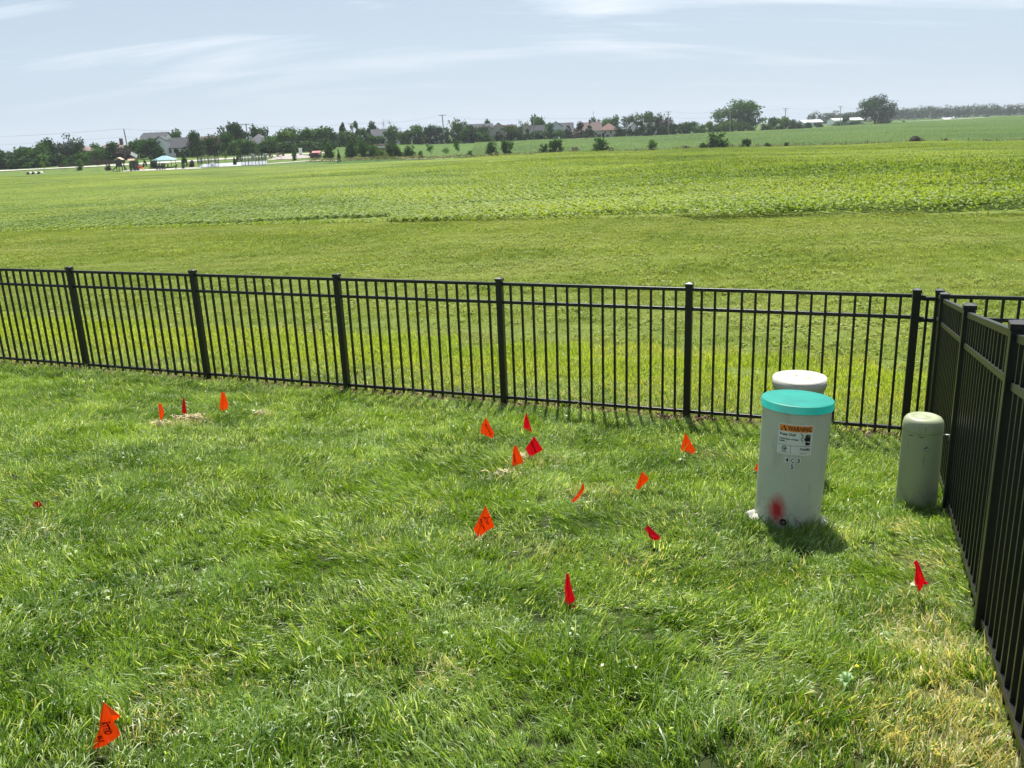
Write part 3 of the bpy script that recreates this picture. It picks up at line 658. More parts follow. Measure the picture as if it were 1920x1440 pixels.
MB().tube(on3(.25, H3 - .17), on3(.25, H3 - .17, .012), .010, .009, 8).build('screw', plain('dark_bolt', (.05, .05, .05)), ped3)
MB().tube(on3(.25, H3 - .17, .010), on3(.25, H3 - .17, .015), .005, .005, 6).build('screw_head', plain('bright_bolt', (.7, .7, .68), .3), ped3)
for da in (-.55, -.02): 
    MB().box(on3(da + .0, H3 - .10, -.001), (.003, .028, .004), Matrix.Rotation(a3 + da, 3, 'Z')).build('vent_slot', M['black'], ped3)
MB().box(on3(-.12, .02, .002), (.006, .010, .06), Matrix.Rotation(a3 - .12, 3, 'Z')).build('hasp', plain('hasp_steel', (.12, .12, .11)), ped3)
hk = on3(1.35, H3 - .10)
MB().tube(hk, hk + Vector((.03, -.01, 0)), .006, .006, 8).tube(hk + Vector((.03, -.01, 0)), hk + Vector((.032, -.012, -.035)), .004, .004, 6).build('latch', plain('latch_steel', (.4, .4, .4), .35, .5, .1, 50, .8), ped3)

# ------------------------------------------------------------------ marker flags
def flagmat(name, col, tcol):
    m, t, b = newmat(name); n = posnoise(t, 30, 3, .3, .7, obj=True)
    c = mixc(t, nmath(t, 'MULTIPLY', n, .3), col, tuple(x * .8 for x in col)); t.links.new(c, b.inputs['Base Color']); b.inputs['Roughness'].default_value = .45; b.inputs['Specular IOR Level'].default_value = .3
    tr = nd(t, 'ShaderNodeBsdfTranslucent'); tr.inputs[0].default_value = (*tcol, 1); ms = nd(t, 'ShaderNodeMixShader'); ms.inputs[0].default_value = .55
    t.links.new(b.outputs[0], ms.inputs[1]); t.links.new(tr.outputs[0], ms.inputs[2]); t.links.new(ms.outputs[0], t.nodes['Material Output'].inputs[0]); return m
MO = flagmat('orange_vinyl', (.95, .19, .012), (.98, .20, .01)); MR = flagmat('red_vinyl', (.80, .012, .055), (.85, .012, .05)); MDR = flagmat('dark_red_vinyl', (.70, .015, .03), (.62, .015, .025))
Mst = plain('galvanised_wire', (.45, .44, .42), .35, .5, .1, 50, .7)
Mink = plain('flag_print', (.05, .004, .006), .6, .2, .1, 40)
def flag(base, top, polys, label, mat, crop, mats=None, texts=()):
    cx0, cy0, sc = crop; cv = lambda p: (cx0 + p[0] / sc, cy0 + p[1] / sc)
    bp_ = hit(*base); Yf = bp_.y
    t = empty('marker_flag', bp_, label, 'marker flag', 'utility marker flags in the lawn')
    def W(p, d=0.0): x, y = cv(p); return at(x, y, Yf - d) - bp_
    tp = at(top[0], top[1], Yf) - bp_
    MB().tube(Vector((0, 0, -.02)), tp * .5 + Vector((.001, .002, 0)), .0016, .0016, 5, False).tube(tp * .5 + Vector((.001, .002, 0)), tp + Vector((0, .001, 0)), .0016, .0016, 5).build('wire_stake', Mst, t)
    for i, pl in enumerate(polys):
        pts_ = [W((p[0], p[1]), p[2] if len(p) > 2 else 0) for p in pl]
        c = sum(pts_, Vector()) / len(pts_); c.y -= .0045 + .004 * i
        mb = MB(); mb.v = [tuple(p) for p in pts_] + [tuple(c)]; n = len(pts_); mb.f = [(k, (k + 1) % n, n) for k in range(n)]
        o = mb.build('flag_sheet' if i == 0 else 'folded_corner', (mats or [mat] * 9)[i], t)
        sm = o.modifiers.new('thickness', 'SOLIDIFY'); sm.thickness = .0006; sm.offset = 0
        if i == 0: sheet = o
    for s, p0, p1, hgt, squash in texts:       # along p0->p1 in the crop's frame
        me = textmesh(s, 1.0, .03); xs_ = [v.co.x for v in me.vertices]; wd_ = max(xs_)
        a = W(p0, .0110); b_ = W(p1, .0110); d = b_ - a; nrm_ = Vector((d.z, 0, -d.x)).normalized(); nrm_ = -nrm_ 
        for v in me.vertices: v.co = a + d * (v.co.x / wd_) + nrm_ * (v.co.y * hgt)
        me.materials.clear(); me.materials.append(Mink); link('lettering', me, sheet)
    return t
G1 = (260, 720, 6.4); G2 = (860, 760, 9.6); G3 = (860, 930, 13.714); G4 = (1040, 860, 9.6); G5 = (1000, 970, 7.385); G6 = (140, 1290, 9.6); G7 = (1640, 1030, 12); G8 = (1240, 800, 9.6)
flag((304, 800), (299, 757), [[(238,232),(275,240,.01),(305,350,.02),(270,450),(250,400)]], 'narrow orange flag, leftmost of the three flags by the straw clump', MO, G1)
flag((347, 790), (344, 746), [[(530,160),(552,180,.01),(583,380,.02),(572,412),(518,330)]], 'slim dark red flag between two orange flags by the straw clump', MR, G1, [MDR])
flag((418, 783), (418, 735), [[(988,100),(1030,104,.01),(1077,250,.01),(1065,292),(1010,326),(968,290)]], 'drooping orange flag, rightmost of the three by the straw clump', MO, G1)
flag((911, 832), (911, 783), [[(490,215),(640,500,.01),(605,598,.01),(398,495),(405,370)]], 'orange flag on a visible wire, left of the two red flags mid lawn', MO, G2, texts=[('ATTD', (470,340), (570,550), .018, 1)])
flag((989, 815), (987, 773), [[(1220,125),(1322,470,.01),(1298,492,.01),(1162,405),(1178,260)]], 'narrow red flag nearest the fence above a wider red flag', MR, G2)
flag((997, 868), (1001, 817), [[(1360,555),(1518,800,.008),(1285,938,.008),(1200,775)]], 'wide diamond red flag beside an orange flag mid lawn', MR, G2, texts=[('ELECTRIC', (1290,660), (1385,870), .020, 1)])
flag((962, 884), (966, 834), [[(1012,715),(1045,725),(1168,1020,.01),(960,1122,.012),(975,800)]], 'orange flag with black print down its left edge, touching a red one', MO, G2, texts=[('CABLE', (978,870), (1015,1070), .016, 1)])
flag((1285, 862), (1285, 811), [[(432,105),(625,440,.01),(605,515,.01),(345,425),(380,280)]], 'orange flag left of the teal-lidded pedestal, apart from the others', MO, G8)
flag((1426, 900), (1427, 868), [[(1720,665),(1830,690,.0),(1820,860,.0),(1740,810,.004),(1672,775,.008)]], 'orange flag mostly hidden behind the teal-lidded pedestal', MO, G8)
flag((1196, 928), (1203, 884), [[(1570,228),(1698,350,.01),(1680,388,.01),(1500,565,.004),(1462,535),(1500,400)]], 'small orange triangular flag between the bent orange flag and the pedestal', MO, G4)
flag((1090, 950), (1094, 903), [[(512,420),(538,540,.004),(500,610,.008),(425,710,.012),(330,795,.02),(298,755,.02),(400,650,.01),(470,540,.004)]], 'bent thin orange flag curled down into the grass', MO, G4)
flag((890, 1018), (910, 948), [[(690,245),(800,480,.006),(920,790,.006),(700,915,.004),(515,1085),(383,855),(530,560)]], 'large orange diamond flag with printed black lettering, mid lawn', MO, G3,
     texts=[('2', (725,545), (748,585), .016, 1), ('ATT/D', (630,545), (735,745), .019, 1), ('BUR. CABLE', (535,600), (650,880), .014, 1), ('LOCATE', (500,650), (580,800), .008, 1)])
flag((1222, 1024), (1216, 985), [[(1588,110,0),(1780,290,.01),(1740,315,.012),(1640,320,.015),(1590,255,.012),(1543,160,.006)], [(1592,225,.020),(1702,265,.020),(1640,312,.022)]], 'crumpled red flag lying low in the grass near the pedestal', MR, G5, [MR, MR])
flag((1068, 1146), (1063, 1076), [[(455,770),(490,785),(525,960,.004),(608,1245,.012),(582,1272,.01),(500,1250,.006),(438,1180),(438,950)]], 'tall folded red flag alone in the lower middle lawn', MR, G5)
flag((1724, 1142), (1717, 1050), [[(925,420),(1010,580,.008),(1090,820,.01),(1005,955,.004),(960,930),(892,760)], [(875,288,.006),(950,242,.01),(1000,330,.016),(1135,690,.018),(1085,825,.016),(1015,580,.016),(925,430,.012)], [(1115,700,.01),(1215,742,.004),(1180,790,.004),(1090,785,.01)]], 'red flag folded over on itself beside the side fence', MR, G7)
flag((180, 1412), (194, 1315), [[(520,250),(610,440),(700,600),(835,825,.006),(700,940,.01),(560,1030,.01),(340,1108,.008),(340,1020),(440,760),(455,540)], [(520,250,.004),(828,505,.03),(700,600,.012)]], 'large creased orange flag with lettering at the bottom left corner of the lawn', MO, G6,
     texts=[('ATTID', (450,625), (555,850), .032, 1), ('2', (560,615), (590,660), .018, 1), ('BLE', (408,870), (455,985), .020, 1)])
flag((72, 960), (73, 944), [[(620,190),(740,150,.01),(800,230,.012),(700,330,.004),(610,300)]], 'tiny dark red scrap of flag at the left edge of the lawn', MDR, (0, 924, 10.5 * .96), [MDR])

# loose straw and a broad-leaved weed
rs = np.random.default_rng(21)
def straw_pile(c, rx, ry, n, l, label):
    px = c.x + rs.normal(0, rx, n); py = c.y + rs.normal(0, ry, n); az = rs.uniform(0, 6.28, n); el = rs.uniform(-.2, .6, n); ln_ = rs.uniform(.4, 1, n) * l
    z = terr(px, py) + rs.uniform(.03, .075, n); mb = MB()
    for i in range(n):
        a = Vector((px[i], py[i], z[i])) - c; d = Vector((math.cos(az[i]) * math.cos(el[i]), math.sin(az[i]) * math.cos(el[i]), math.sin(el[i]) * .5)) * ln_[i]; sd_ = Vector((-d.y, d.x, 0)).normalized() * .003
        mb.poly([a - sd_, a + sd_, a + d * .6 + sd_, a + d]); mb.poly([a - sd_ + Vector((0,0,.003)), a + sd_ - Vector((0,0,.002)), a + d * .8])
    o = mb.build('dried_grass_clump', M['straw']); o.location = c; tag(o, label, 'dried grass', 'clumps of dried grass'); return o
straw_pile(hit(360, 793), .07, .035, 420, .07, 'matted straw-coloured clump of dead grass by the three left flags')
straw_pile(hit(302, 803), .035, .035, 90, .055, 'small pile of dead grass at the foot of the leftmost orange flag')
straw_pile(hit(493, 783), .03, .02, 60, .05, 'tiny dry tuft right of the three left flags')
straw_pile(hit(985, 868), .04, .03, 80, .05, 'dry grass clump under the wide red and orange flags mid lawn')
straw_pile(hit(945, 900), .05, .02, 50, .06, 'curved dry clump left of and below the touching orange and red flags')
cW = hit(1585, 1302) - Vector((0, 0, .02)); wd = empty('plantain_weed', cW, 'pale broad-leaved weed with one yellow tip in the lower right lawn', 'weed')
Mwl = plain('pale_leaf', (.12, .22, .06), .5, .4, .2, 20); Myl = plain('yellow_petal', (.75, .72, .02), .5, .3, .1, 20)
for i, (a, l) in enumerate(((.9, .065), (1.5, .06), (.2, .045), (2.5, .04), (4.2, .06), (3.5, .04))):
    mb = MB(); d = Vector((math.cos(a), math.sin(a), 0)); n_ = Vector((-d.y, d.x, 0)); z0 = .05
    ws = (0.003, .007, .009, .005, .001); 
    for k_, ww in enumerate(ws):
        p = d * l * k_ / 4 + Vector((0, 0, z0 + .03 * math.sin(k_ / 4 * 3.1) + .01)); mb.v += [tuple(p - n_ * ww), tuple(p + Vector((0, 0, -.004))), tuple(p + n_ * ww)]
    for k_ in range(4): mb.f += [(k_ * 3, k_ * 3 + 1, k_ * 3 + 4, k_ * 3 + 3), (k_ * 3 + 1, k_ * 3 + 2, k_ * 3 + 5, k_ * 3 + 4)]
    mb.build('leaf', Mwl, wd, True)
hp = Vector((.055, .05, .095)); fb = MB().tube((0, 0, .02), hp, .002, .0015, 5).build('stem', Mwl, wd)
MB().lathe([(0.0, .006), (.006, .003), (.009, -.002), (.0, -.006)], 10, Matrix.Translation(hp)).build('flower_head', Myl, wd, True)

# ------------------------------------------------------------------ far background: materials
M['bark'] = plain('bark', (.12, .095, .07), .9, .1, .3, 3)
LM = {}
LM['dark'] = leafmat('dark_foliage', (.016, .050, .012), (.045, .105, .022), .25, (1.3, 1.3, .6), .7, .08, .12)
LM['mid'] = leafmat('mid_foliage', (.026, .080, .015), (.075, .160, .028), .27, (1.3, 1.3, .6), .7, .08, .12)
LM['light'] = leafmat('light_foliage', (.060, .135, .022), (.14, .23, .045), .28, (1.3, 1.3, .6), .7, .08, .12)
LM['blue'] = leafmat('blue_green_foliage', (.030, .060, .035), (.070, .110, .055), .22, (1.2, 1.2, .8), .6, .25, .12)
LM['brown'] = leafmat('purple_brown_foliage', (.045, .035, .025), (.10, .075, .045), .22, (1.2, 1.1, .7), .6, .25, .12)
LM['hedge'] = leafmat('hedgerow_weeds', (.10, .15, .035), (.27, .28, .11), .25, (1.3, 1.2, .6), .6, .25, .15, ((.30, .26, .13), .8))
# ---- crown shapes, unit height, unit width
def crown(seed, kind, n):
    g = np.random.default_rng(seed); nb = 26 if kind != 'conifer' else 30
    if kind == 'round': 
        c = g.normal(0, 1, (nb, 3)); c /= np.linalg.norm(c, axis=1)[:, None]; c *= g.uniform(.35, .95, nb)[:, None] ** .6
        c = c * [.34, .34, .36] + [0, 0, .56]; rad = g.uniform(.11, .20, nb)
    elif kind == 'big':
        nb = 60; c = g.normal(0, 1, (nb, 3)); c /= np.linalg.norm(c, axis=1)[:, None]; c *= g.uniform(.1, 1, nb)[:, None] ** .45
        c = c * [.40, .40, .40] + [0, 0, .52]; c[:, 0] *= 1.08; rad = g.uniform(.09, .16, nb)
    elif kind == 'oval':
        c = g.normal(0, 1, (nb, 3)); c /= np.linalg.norm(c, axis=1)[:, None]; c *= g.uniform(.3, .95, nb)[:, None]; c = c * [.27, .27, .42] + [0, 0, .54]; rad = g.uniform(.11, .19, nb)
    elif kind == 'conifer':
        z = g.uniform(.03, .93, nb); rr = (1 - z) ** .8 * .36; th = g.uniform(0, 6.28, nb); c = np.stack([rr * np.cos(th), rr * np.sin(th), z], -1); rad = .06 + .14 * (1 - z)
    elif kind == 'bush':
        c = g.normal(0, 1, (nb, 3)); c /= np.linalg.norm(c, axis=1)[:, None]; c[:, 2] = np.abs(c[:, 2]); c = c * g.uniform(.3, 1, nb)[:, None] * [.36, .36, .68] + [0, 0, .10]; rad = g.uniform(.14, .22, nb)
    elif kind == 'airy':
        nb = 12; c = g.normal(0, 1, (nb, 3)); c /= np.linalg.norm(c, axis=1)[:, None]; c = c * g.uniform(.2, 1, nb)[:, None] * [.32, .32, .26] + [0, 0, .68]; rad = g.uniform(.07, .16, nb)
    P = []; Nn = []
    per = n // nb
    for ci, ri in zip(c, rad):
        d = g.normal(0, 1, (per, 3)); d /= np.linalg.norm(d, axis=1)[:, None]; rr = ri * g.uniform(.35, 1.12, per)[:, None]; P.append(ci + d * rr * [1, 1, .85]); Nn.append(d)
    P = np.concatenate(P); Nn = np.concatenate(Nn); ok = P[:, 2] > .01
    size = {'round': .075, 'big': .034, 'oval': .070, 'conifer': .065, 'bush': .085, 'airy': .065}[kind]
    P = P[ok]; lo = np.percentile(P, 1.5, axis=0); hi = np.percentile(P, 98.5, axis=0); c0 = (lo + hi) / 2
    zlo = {'airy': .42, 'big': .10}.get(kind, .0); P = np.stack([(P[:, 0] - c0[0]) / (hi[0] - lo[0]), (P[:, 1] - c0[1]) / (hi[1] - lo[1]), zlo + (P[:, 2] - lo[2]) / (hi[2] - lo[2]) * (.98 - zlo)], -1)
    return leafcards(g, P, size * (1.4 if kind != 'big' else 1.35), Nn[ok], .8)
CR = {}
def crown_mesh(kind, k, mat):
    key = (kind, k, mat)
    if key not in CR:
        v, f, s, r = crown(100 + k * 7 + hash_(kind), kind, 6500 if kind == 'big' else 1500 if kind != 'airy' else 420)
        CR[key] = np_mesh('crown', v, f, s, LM[mat], {'rnd': r})
    return CR[key]
def hash_(s): return sum(ord(c) * (i + 3) for i, c in enumerate(s)) % 1000
trunk_cache = {}
def trunk_mesh(kind):
    if kind not in trunk_cache:
        mb = MB(); h = {'round': .55, 'big': .55, 'oval': .6, 'conifer': .9, 'bush': .3, 'airy': .75}[kind]; r = {'round': .03, 'big': .035, 'oval': .03, 'conifer': .02, 'bush': .02, 'airy': .018}[kind]
        mb.tube((0, 0, -.03), (0, 0, h * .5), r, r * .7, 7); mb.tube((0, 0, h * .5), (.02, 0, h), r * .7, r * .3, 6)
        for a, hh in ((.5, .35), (2.6, .45), (4.5, .55)): mb.tube((0, 0, h * hh), (.22 * math.cos(a), .22 * math.sin(a), h * hh + .25), r * .5, r * .15, 5)
        trunk_cache[kind] = mb.mesh('trunk', M['bark'])
    return trunk_cache[kind]
tn = 0
def tree(px, top, wpx, Y, kind, mat, label, cat='tree', group=None, sink=0.0, dz=None):
    global tn
    tn += 1; b_ = gpt(px, Y); h = max(.6, at(px, top, Y).z - b_.z); wd_ = wpx / 1690.0 * Y * (1.0 if kind in ('airy', 'big') or Y < 260 else 1.12 if Y < 360 else 1.0)
    nm = {'conifer': 'conifer_tree', 'bush': 'bush', 'airy': 'young_tree'}.get(kind, 'broadleaf_tree')
    t = empty(nm, b_, label, cat, group, rz=(tn * 2.4) % 6.28)
    c = link('crown', crown_mesh(kind, tn % 3, mat), t); c.scale = (wd_, wd_, h)
    k = link('trunk', trunk_mesh(kind), t); k.scale = (wd_ * .8, wd_ * .8, h)
    return t
#BACKGROUND
# ------------------------------------------------------------------ houses
WALL = {'white': plain('white_siding', (.90, .90, .90), .7, .3, .05, .5), 'blue': plain('pale_blue_siding', (.66, .70, .74), .7, .3, .05, .5), 'beige': plain('beige_siding', (.60, .52, .44), .7, .3, .06, .5),
        'pink': plain('pinkish_beige_siding', (.62, .51, .46), .7, .3, .06, .5), 'brick': plain('brown_brick', (.20, .13, .11), .8, .2, .15, 3), 'tan': plain('tan_siding', (.58, .53, .45), .7, .3, .06, .5)}
ROOF = {'grey': plain('grey_shingle', (.15, .15, .17), .9, .2, .15, 1.5), 'brown': plain('brown_shingle', (.20, .155, .14), .9, .2, .15, 1.5), 'dark': plain('dark_shingle', (.085, .09, .10), .9, .2, .15, 1.5), 'red': plain('red_brown_shingle', (.22, .13, .115), .9, .2, .15, 1.5), 'metal': plain('pale_metal_roof', (.50, .51, .51), .45, .4, .05, 1)}
Mgl = plain('window_glass', (.03, .04, .05), .15, .6, .1, 1); Mtr = plain('white_trim', (.7, .7, .7), .6, .3, .05, 1); Mdk = plain('dark_door', (.05, .045, .045), .6, .3, .1, 1)
def prism_roof(w_, d_, rise, axis, ov=.45, th=.18):
    """gable roof shell: two slabs; axis 'x' ridge across the view, 'y' ridge away from the camera"""
    mb = MB(); a, b = (w_ / 2 + ov, d_ / 2 + ov)
    if axis == 'x': P = [(-a, -b, 0), (a, -b, 0), (a, 0, rise), (-a, 0, rise), (-a, b, 0), (a, b, 0)]; fs = [(0, 1, 2, 3), (3, 2, 5, 4)]
    else: P = [(-a, -b, 0), (0, -b, rise), (0, b, rise), (-a, b, 0), (a, -b, 0), (a, b, 0)]; fs = [(0, 1, 2, 3), (1, 4, 5, 2)]
    for f in fs:
        k = len(mb.v); mb.v += [P[i] for i in f] + [(P[i][0], P[i][1], P[i][2] + th) for i in f]
        mb.f += [(k, k+3, k+2, k+1), (k+4, k+5, k+6, k+7)] + [(k+i, k+(i+1) % 4, k+4+(i+1) % 4, k+4+i) for i in range(4)]
    return mb
def hip_roof(w_, d_, rise, ov=.45):
    a, b = w_ / 2 + ov, d_ / 2 + ov; r = max(.2, a - b); mb = MB()
    mb.v = [(-a,-b,0),(a,-b,0),(a,b,0),(-a,b,0),(-r,0,rise),(r,0,rise),(-a,-b,-.2),(a,-b,-.2),(a,b,-.2),(-a,b,-.2)]
    mb.f = [(0,1,5,4),(1,2,5),(2,3,4,5),(3,0,4),(6,7,1,0),(7,8,2,1),(8,9,3,2),(9,6,0,3),(9,8,7,6)]; return mb
def house(px0, px1, top, Y, wall, roof, kind, label, wins=(), rise=None, rz=0.0, chimney=None, cat='house', d_=9.0, door=None, garage=None, wing=None, name='house', sink=0.3):
    b_ = gpt((px0 + px1) / 2, Y); w_ = (px1 - px0) / 1690.0 * Y; H = at((px0 + px1) / 2, top, Y).z - b_.z
    if rise is None: rise = min(H * .38, w_ * .3)
    he = H - rise; t = empty(name, b_, label, cat, None, rz)
    mb = MB().box((0, 0, (he - sink) / 2), (w_, d_, he + sink))
    if kind in ('gx', 'gy'):
        k = len(mb.v)
        if kind == 'gx': mb.v += [(-w_/2, -d_/2, he), (-w_/2, d_/2, he), (-w_/2, 0, H), (w_/2, -d_/2, he), (w_/2, d_/2, he), (w_/2, 0, H)]
        else: mb.v += [(-w_/2, -d_/2, he), (w_/2, -d_/2, he), (0, -d_/2, H), (-w_/2, d_/2, he), (w_/2, d_/2, he), (0, d_/2, H)]
        mb.f += [(k, k+1, k+2), (k+3, k+4, k+5)]
    mb.build('wall', WALL[wall], t)
    rb = hip_roof(w_, d_, rise) if kind == 'hip' else prism_roof(w_, d_, rise, 'x' if kind == 'gx' else 'y')
    rf = rb.build('roof', ROOF[roof], t); rf.location = (0, 0, he + .02)
    if chimney is not None: MB().box((chimney * w_ / 2, .5, rise + .2), (.9, .9, 2.0)).build('chimney', WALL['brick'], rf)
    for (u, v, ww, hh) in wins:
        f = MB().box((u * w_ / 2, -d_ / 2 - .04, v * he), (ww + .3, .10, hh + .3)).build('window', Mtr, t)
        MB().box((u * w_ / 2, -d_ / 2 - .10, v * he), (ww, .06, hh)).build('pane', Mgl, f)
    if door: MB().box((door * w_ / 2, -d_ / 2 - .06, 1.05), (1.1, .12, 2.1)).build('door', Mdk, t)
    if garage: MB().box((garage * w_ / 2, -d_ / 2 - .06, 1.2), (4.6, .12, 2.3)).build('garage_door', Mtr if cat == 'house' else Mdk, t)
    if wing:   # (offset, width, height, roof kind) projecting gabled bay
        u, ww, hh, wr = wing; y0 = -d_ / 2 - 1.6
        MB().box((u * w_ / 2, y0 + .9, hh / 2 - .15), (ww, 3.2, hh + .3)).build('bay', WALL[wall], t)
        g_ = MB(); g_.v = [(u*w_/2-ww/2, y0-.7, hh), (u*w_/2+ww/2, y0-.7, hh), (u*w_/2, y0-.7, hh+ww*.38)]; g_.f = [(0,1,2)]; g_.build('bay_gable', WALL[wall], t)
        r2 = prism_roof(ww, 3.4, ww * .38, 'y', .3).build('bay_roof', ROOF[roof], t); r2.location = (u * w_ / 2, y0 + .9, hh + .02)
    return t
W4 = ((-.6, .28, 1.2, 1.3), (.6, .28, 1.2, 1.3), (-.6, .78, 1.1, 1.3), (0, .78, 1.1, 1.3), (.6, .78, 1.1, 1.3))
house(146, 178, 273, 300, 'brick', 'brown', 'hip', 'brown-roofed house half hidden between dark trees at the far left', ((0, .7, 1.2, 1.2), (.5, .7, 1.2, 1.2)), rz=.1)
house(190, 245, 267, 300, 'brick', 'brown', 'hip', 'wide brown-brick house with broad hipped roof left of the leaning pole', ((.5, .7, 2.0, 1.4), (-.2, .7, 1.2, 1.2)), chimney=.5)
house(278, 320, 249, 315, 'white', 'dark', 'gx', 'dark-roofed house directly behind the trees left of the white gabled house', ((0, .8, 1.2, 1.2),))
house(315, 362, 259, 292, 'white', 'dark', 'gx', 'white two-storey house with gable end and dark roof behind the playground canopy', ((-.45, .72, 1.6, 1.2), (.1, .72, 1.2, 1.2), (.5, .3, 1.5, 1.4), (-.8, .3, 1.2, 1.4)), rise=3.2, wing=(-.83, 3.4, 5.0, 'y'), door=.2)
house(380, 420, 256, 300, 'beige', 'brown', 'gx', 'tall beige house with brown roof between two dark tree columns', ((-.5, .7, 1.2, 1.3), (.45, .55, 1.6, 1.6), (.8, .55, 1.2, 1.6)), rise=3.4, rz=-.12)
house(472, 506, 251, 305, 'blue', 'grey', 'hip', 'pale blue-grey house with hipped grey roof and paired windows', ((.10, .66, 1.1, 1.5), (.42, .66, 1.1, 1.5), (.25, .25, 1.1, 1.4)), rise=3.2)
house(508, 530, 251, 318, 'tan', 'grey', 'hip', 'grey-roofed house whose peak shows just right of the pale blue-grey house', ((0, .7, 1.1, 1.2),), rise=2.6)
house(690, 727, 243, 372, 'tan', 'grey', 'gx', 'tan house with plain grey roof and one white-framed window, beside bare trees', ((.65, .55, 1.6, 1.6), (.25, .55, 1.2, 1.4)), rise=4.0)
house(738, 754, 246, 385, 'white', 'grey', 'gy', 'white gable end showing as a sliver between two dark trees', ((.3, .6, 1.0, 1.2),))
house(872, 924, 233, 395, 'tan', 'grey', 'gx', 'grey-roofed house left of the beige house with pinkish roof', ((.8, .6, 1.1, 1.3), (.5, .6, 1.1, 1.3)), rise=4.2, wing=(.75, 4, 5.2, 'y'))
house(926, 968, 235, 395, 'beige', 'red', 'gx', 'beige house with pinkish-brown roof, behind round dark trees', ((-.7, .7, 1.1, 1.3), (-.3, .7, 1.1, 1.3), (-.5, .3, 1.3, 1.4)), rise=4.0, wing=(-.6, 6, 5.6, 'y'), rz=.05)
house(982, 1020, 236, 405, 'beige', 'dark', 'gx', 'beige house with dark grey roof behind the slim pole', ((-.75, .5, 1.1, 1.3), (.7, .5, 1.1, 1.3)), rise=4.0, wing=(-.8, 4.5, 5.5, 'y'))
house(1034, 1074, 231, 410, 'blue', 'grey', 'gx', 'pale blue house with grey roof and left gable', ((-.6, .7, 1.3, 1.3), (-.2, .4, 1.1, 1.3)), rise=4.4, wing=(-.65, 6, 5.4, 'y'))
house(1090, 1126, 230, 415, 'tan', 'brown', 'gx', 'tan house with brown roof, left neighbour of the boxy pinkish house', ((.75, .3, 1.8, 1.5), (.4, .6, 1.1, 1.2)), rise=3.8, chimney=-.1)
house(1126, 1157, 231, 415, 'pink', 'red', 'hip', 'boxy pinkish-beige house with reddish hipped roof, fully in view', ((-.55, .70, .9, 1.1), (.1, .70, .9, 1.1), (.55, .25, .9, 1.0), (-.3, .25, 1.2, 1.2)), rise=3.0, door=-.8)
house(1174, 1198, 230, 420, 'white', 'grey', 'gy', 'white gabled house between two pointed dark trees', ((-.1, .6, 1.1, 1.3), (.4, .6, 1.1, 1.3)), rise=3.8)
house(1202, 1228, 231, 432, 'white', 'grey', 'gx', 'white house with pale roof peeping over trees left of the pole', ((0, .6, 1.1, 1.3),), rise=3.0)
BARN = dict(cat='barn', d_=14.0, name='barn')
house(1500, 1536, 225, 640, 'white', 'metal', 'gx', 'long low white shed left of the white barn', ((-.3, .5, 1.5, 1.0),), rise=1.8, garage=.4, **BARN)
house(1557, 1583, 222, 650, 'white', 'metal', 'gx', 'white barn with an open dark doorway', (), rise=1.6, garage=-.3, **BARN)
house(1588, 1612, 221, 680, 'white', 'metal', 'gx', 'pale metal-roofed barn half behind the big lone tree', ((.2, .5, 1.5, 1.0),), rise=1.8, **BARN)
house(1765, 1783, 221, 900, 'white', 'metal', 'gx', 'tiny white farm building in front of the hazy far woods', ((.2, .5, 1.5, 1.0),), rise=1.6, **BARN)
house(1896, 1916, 201, 1080, 'white', 'metal', 'gx', 'pale shed roof among the far woods at the right edge', ((.2, .5, 1.5, 1.0),), rise=2.2, **BARN)

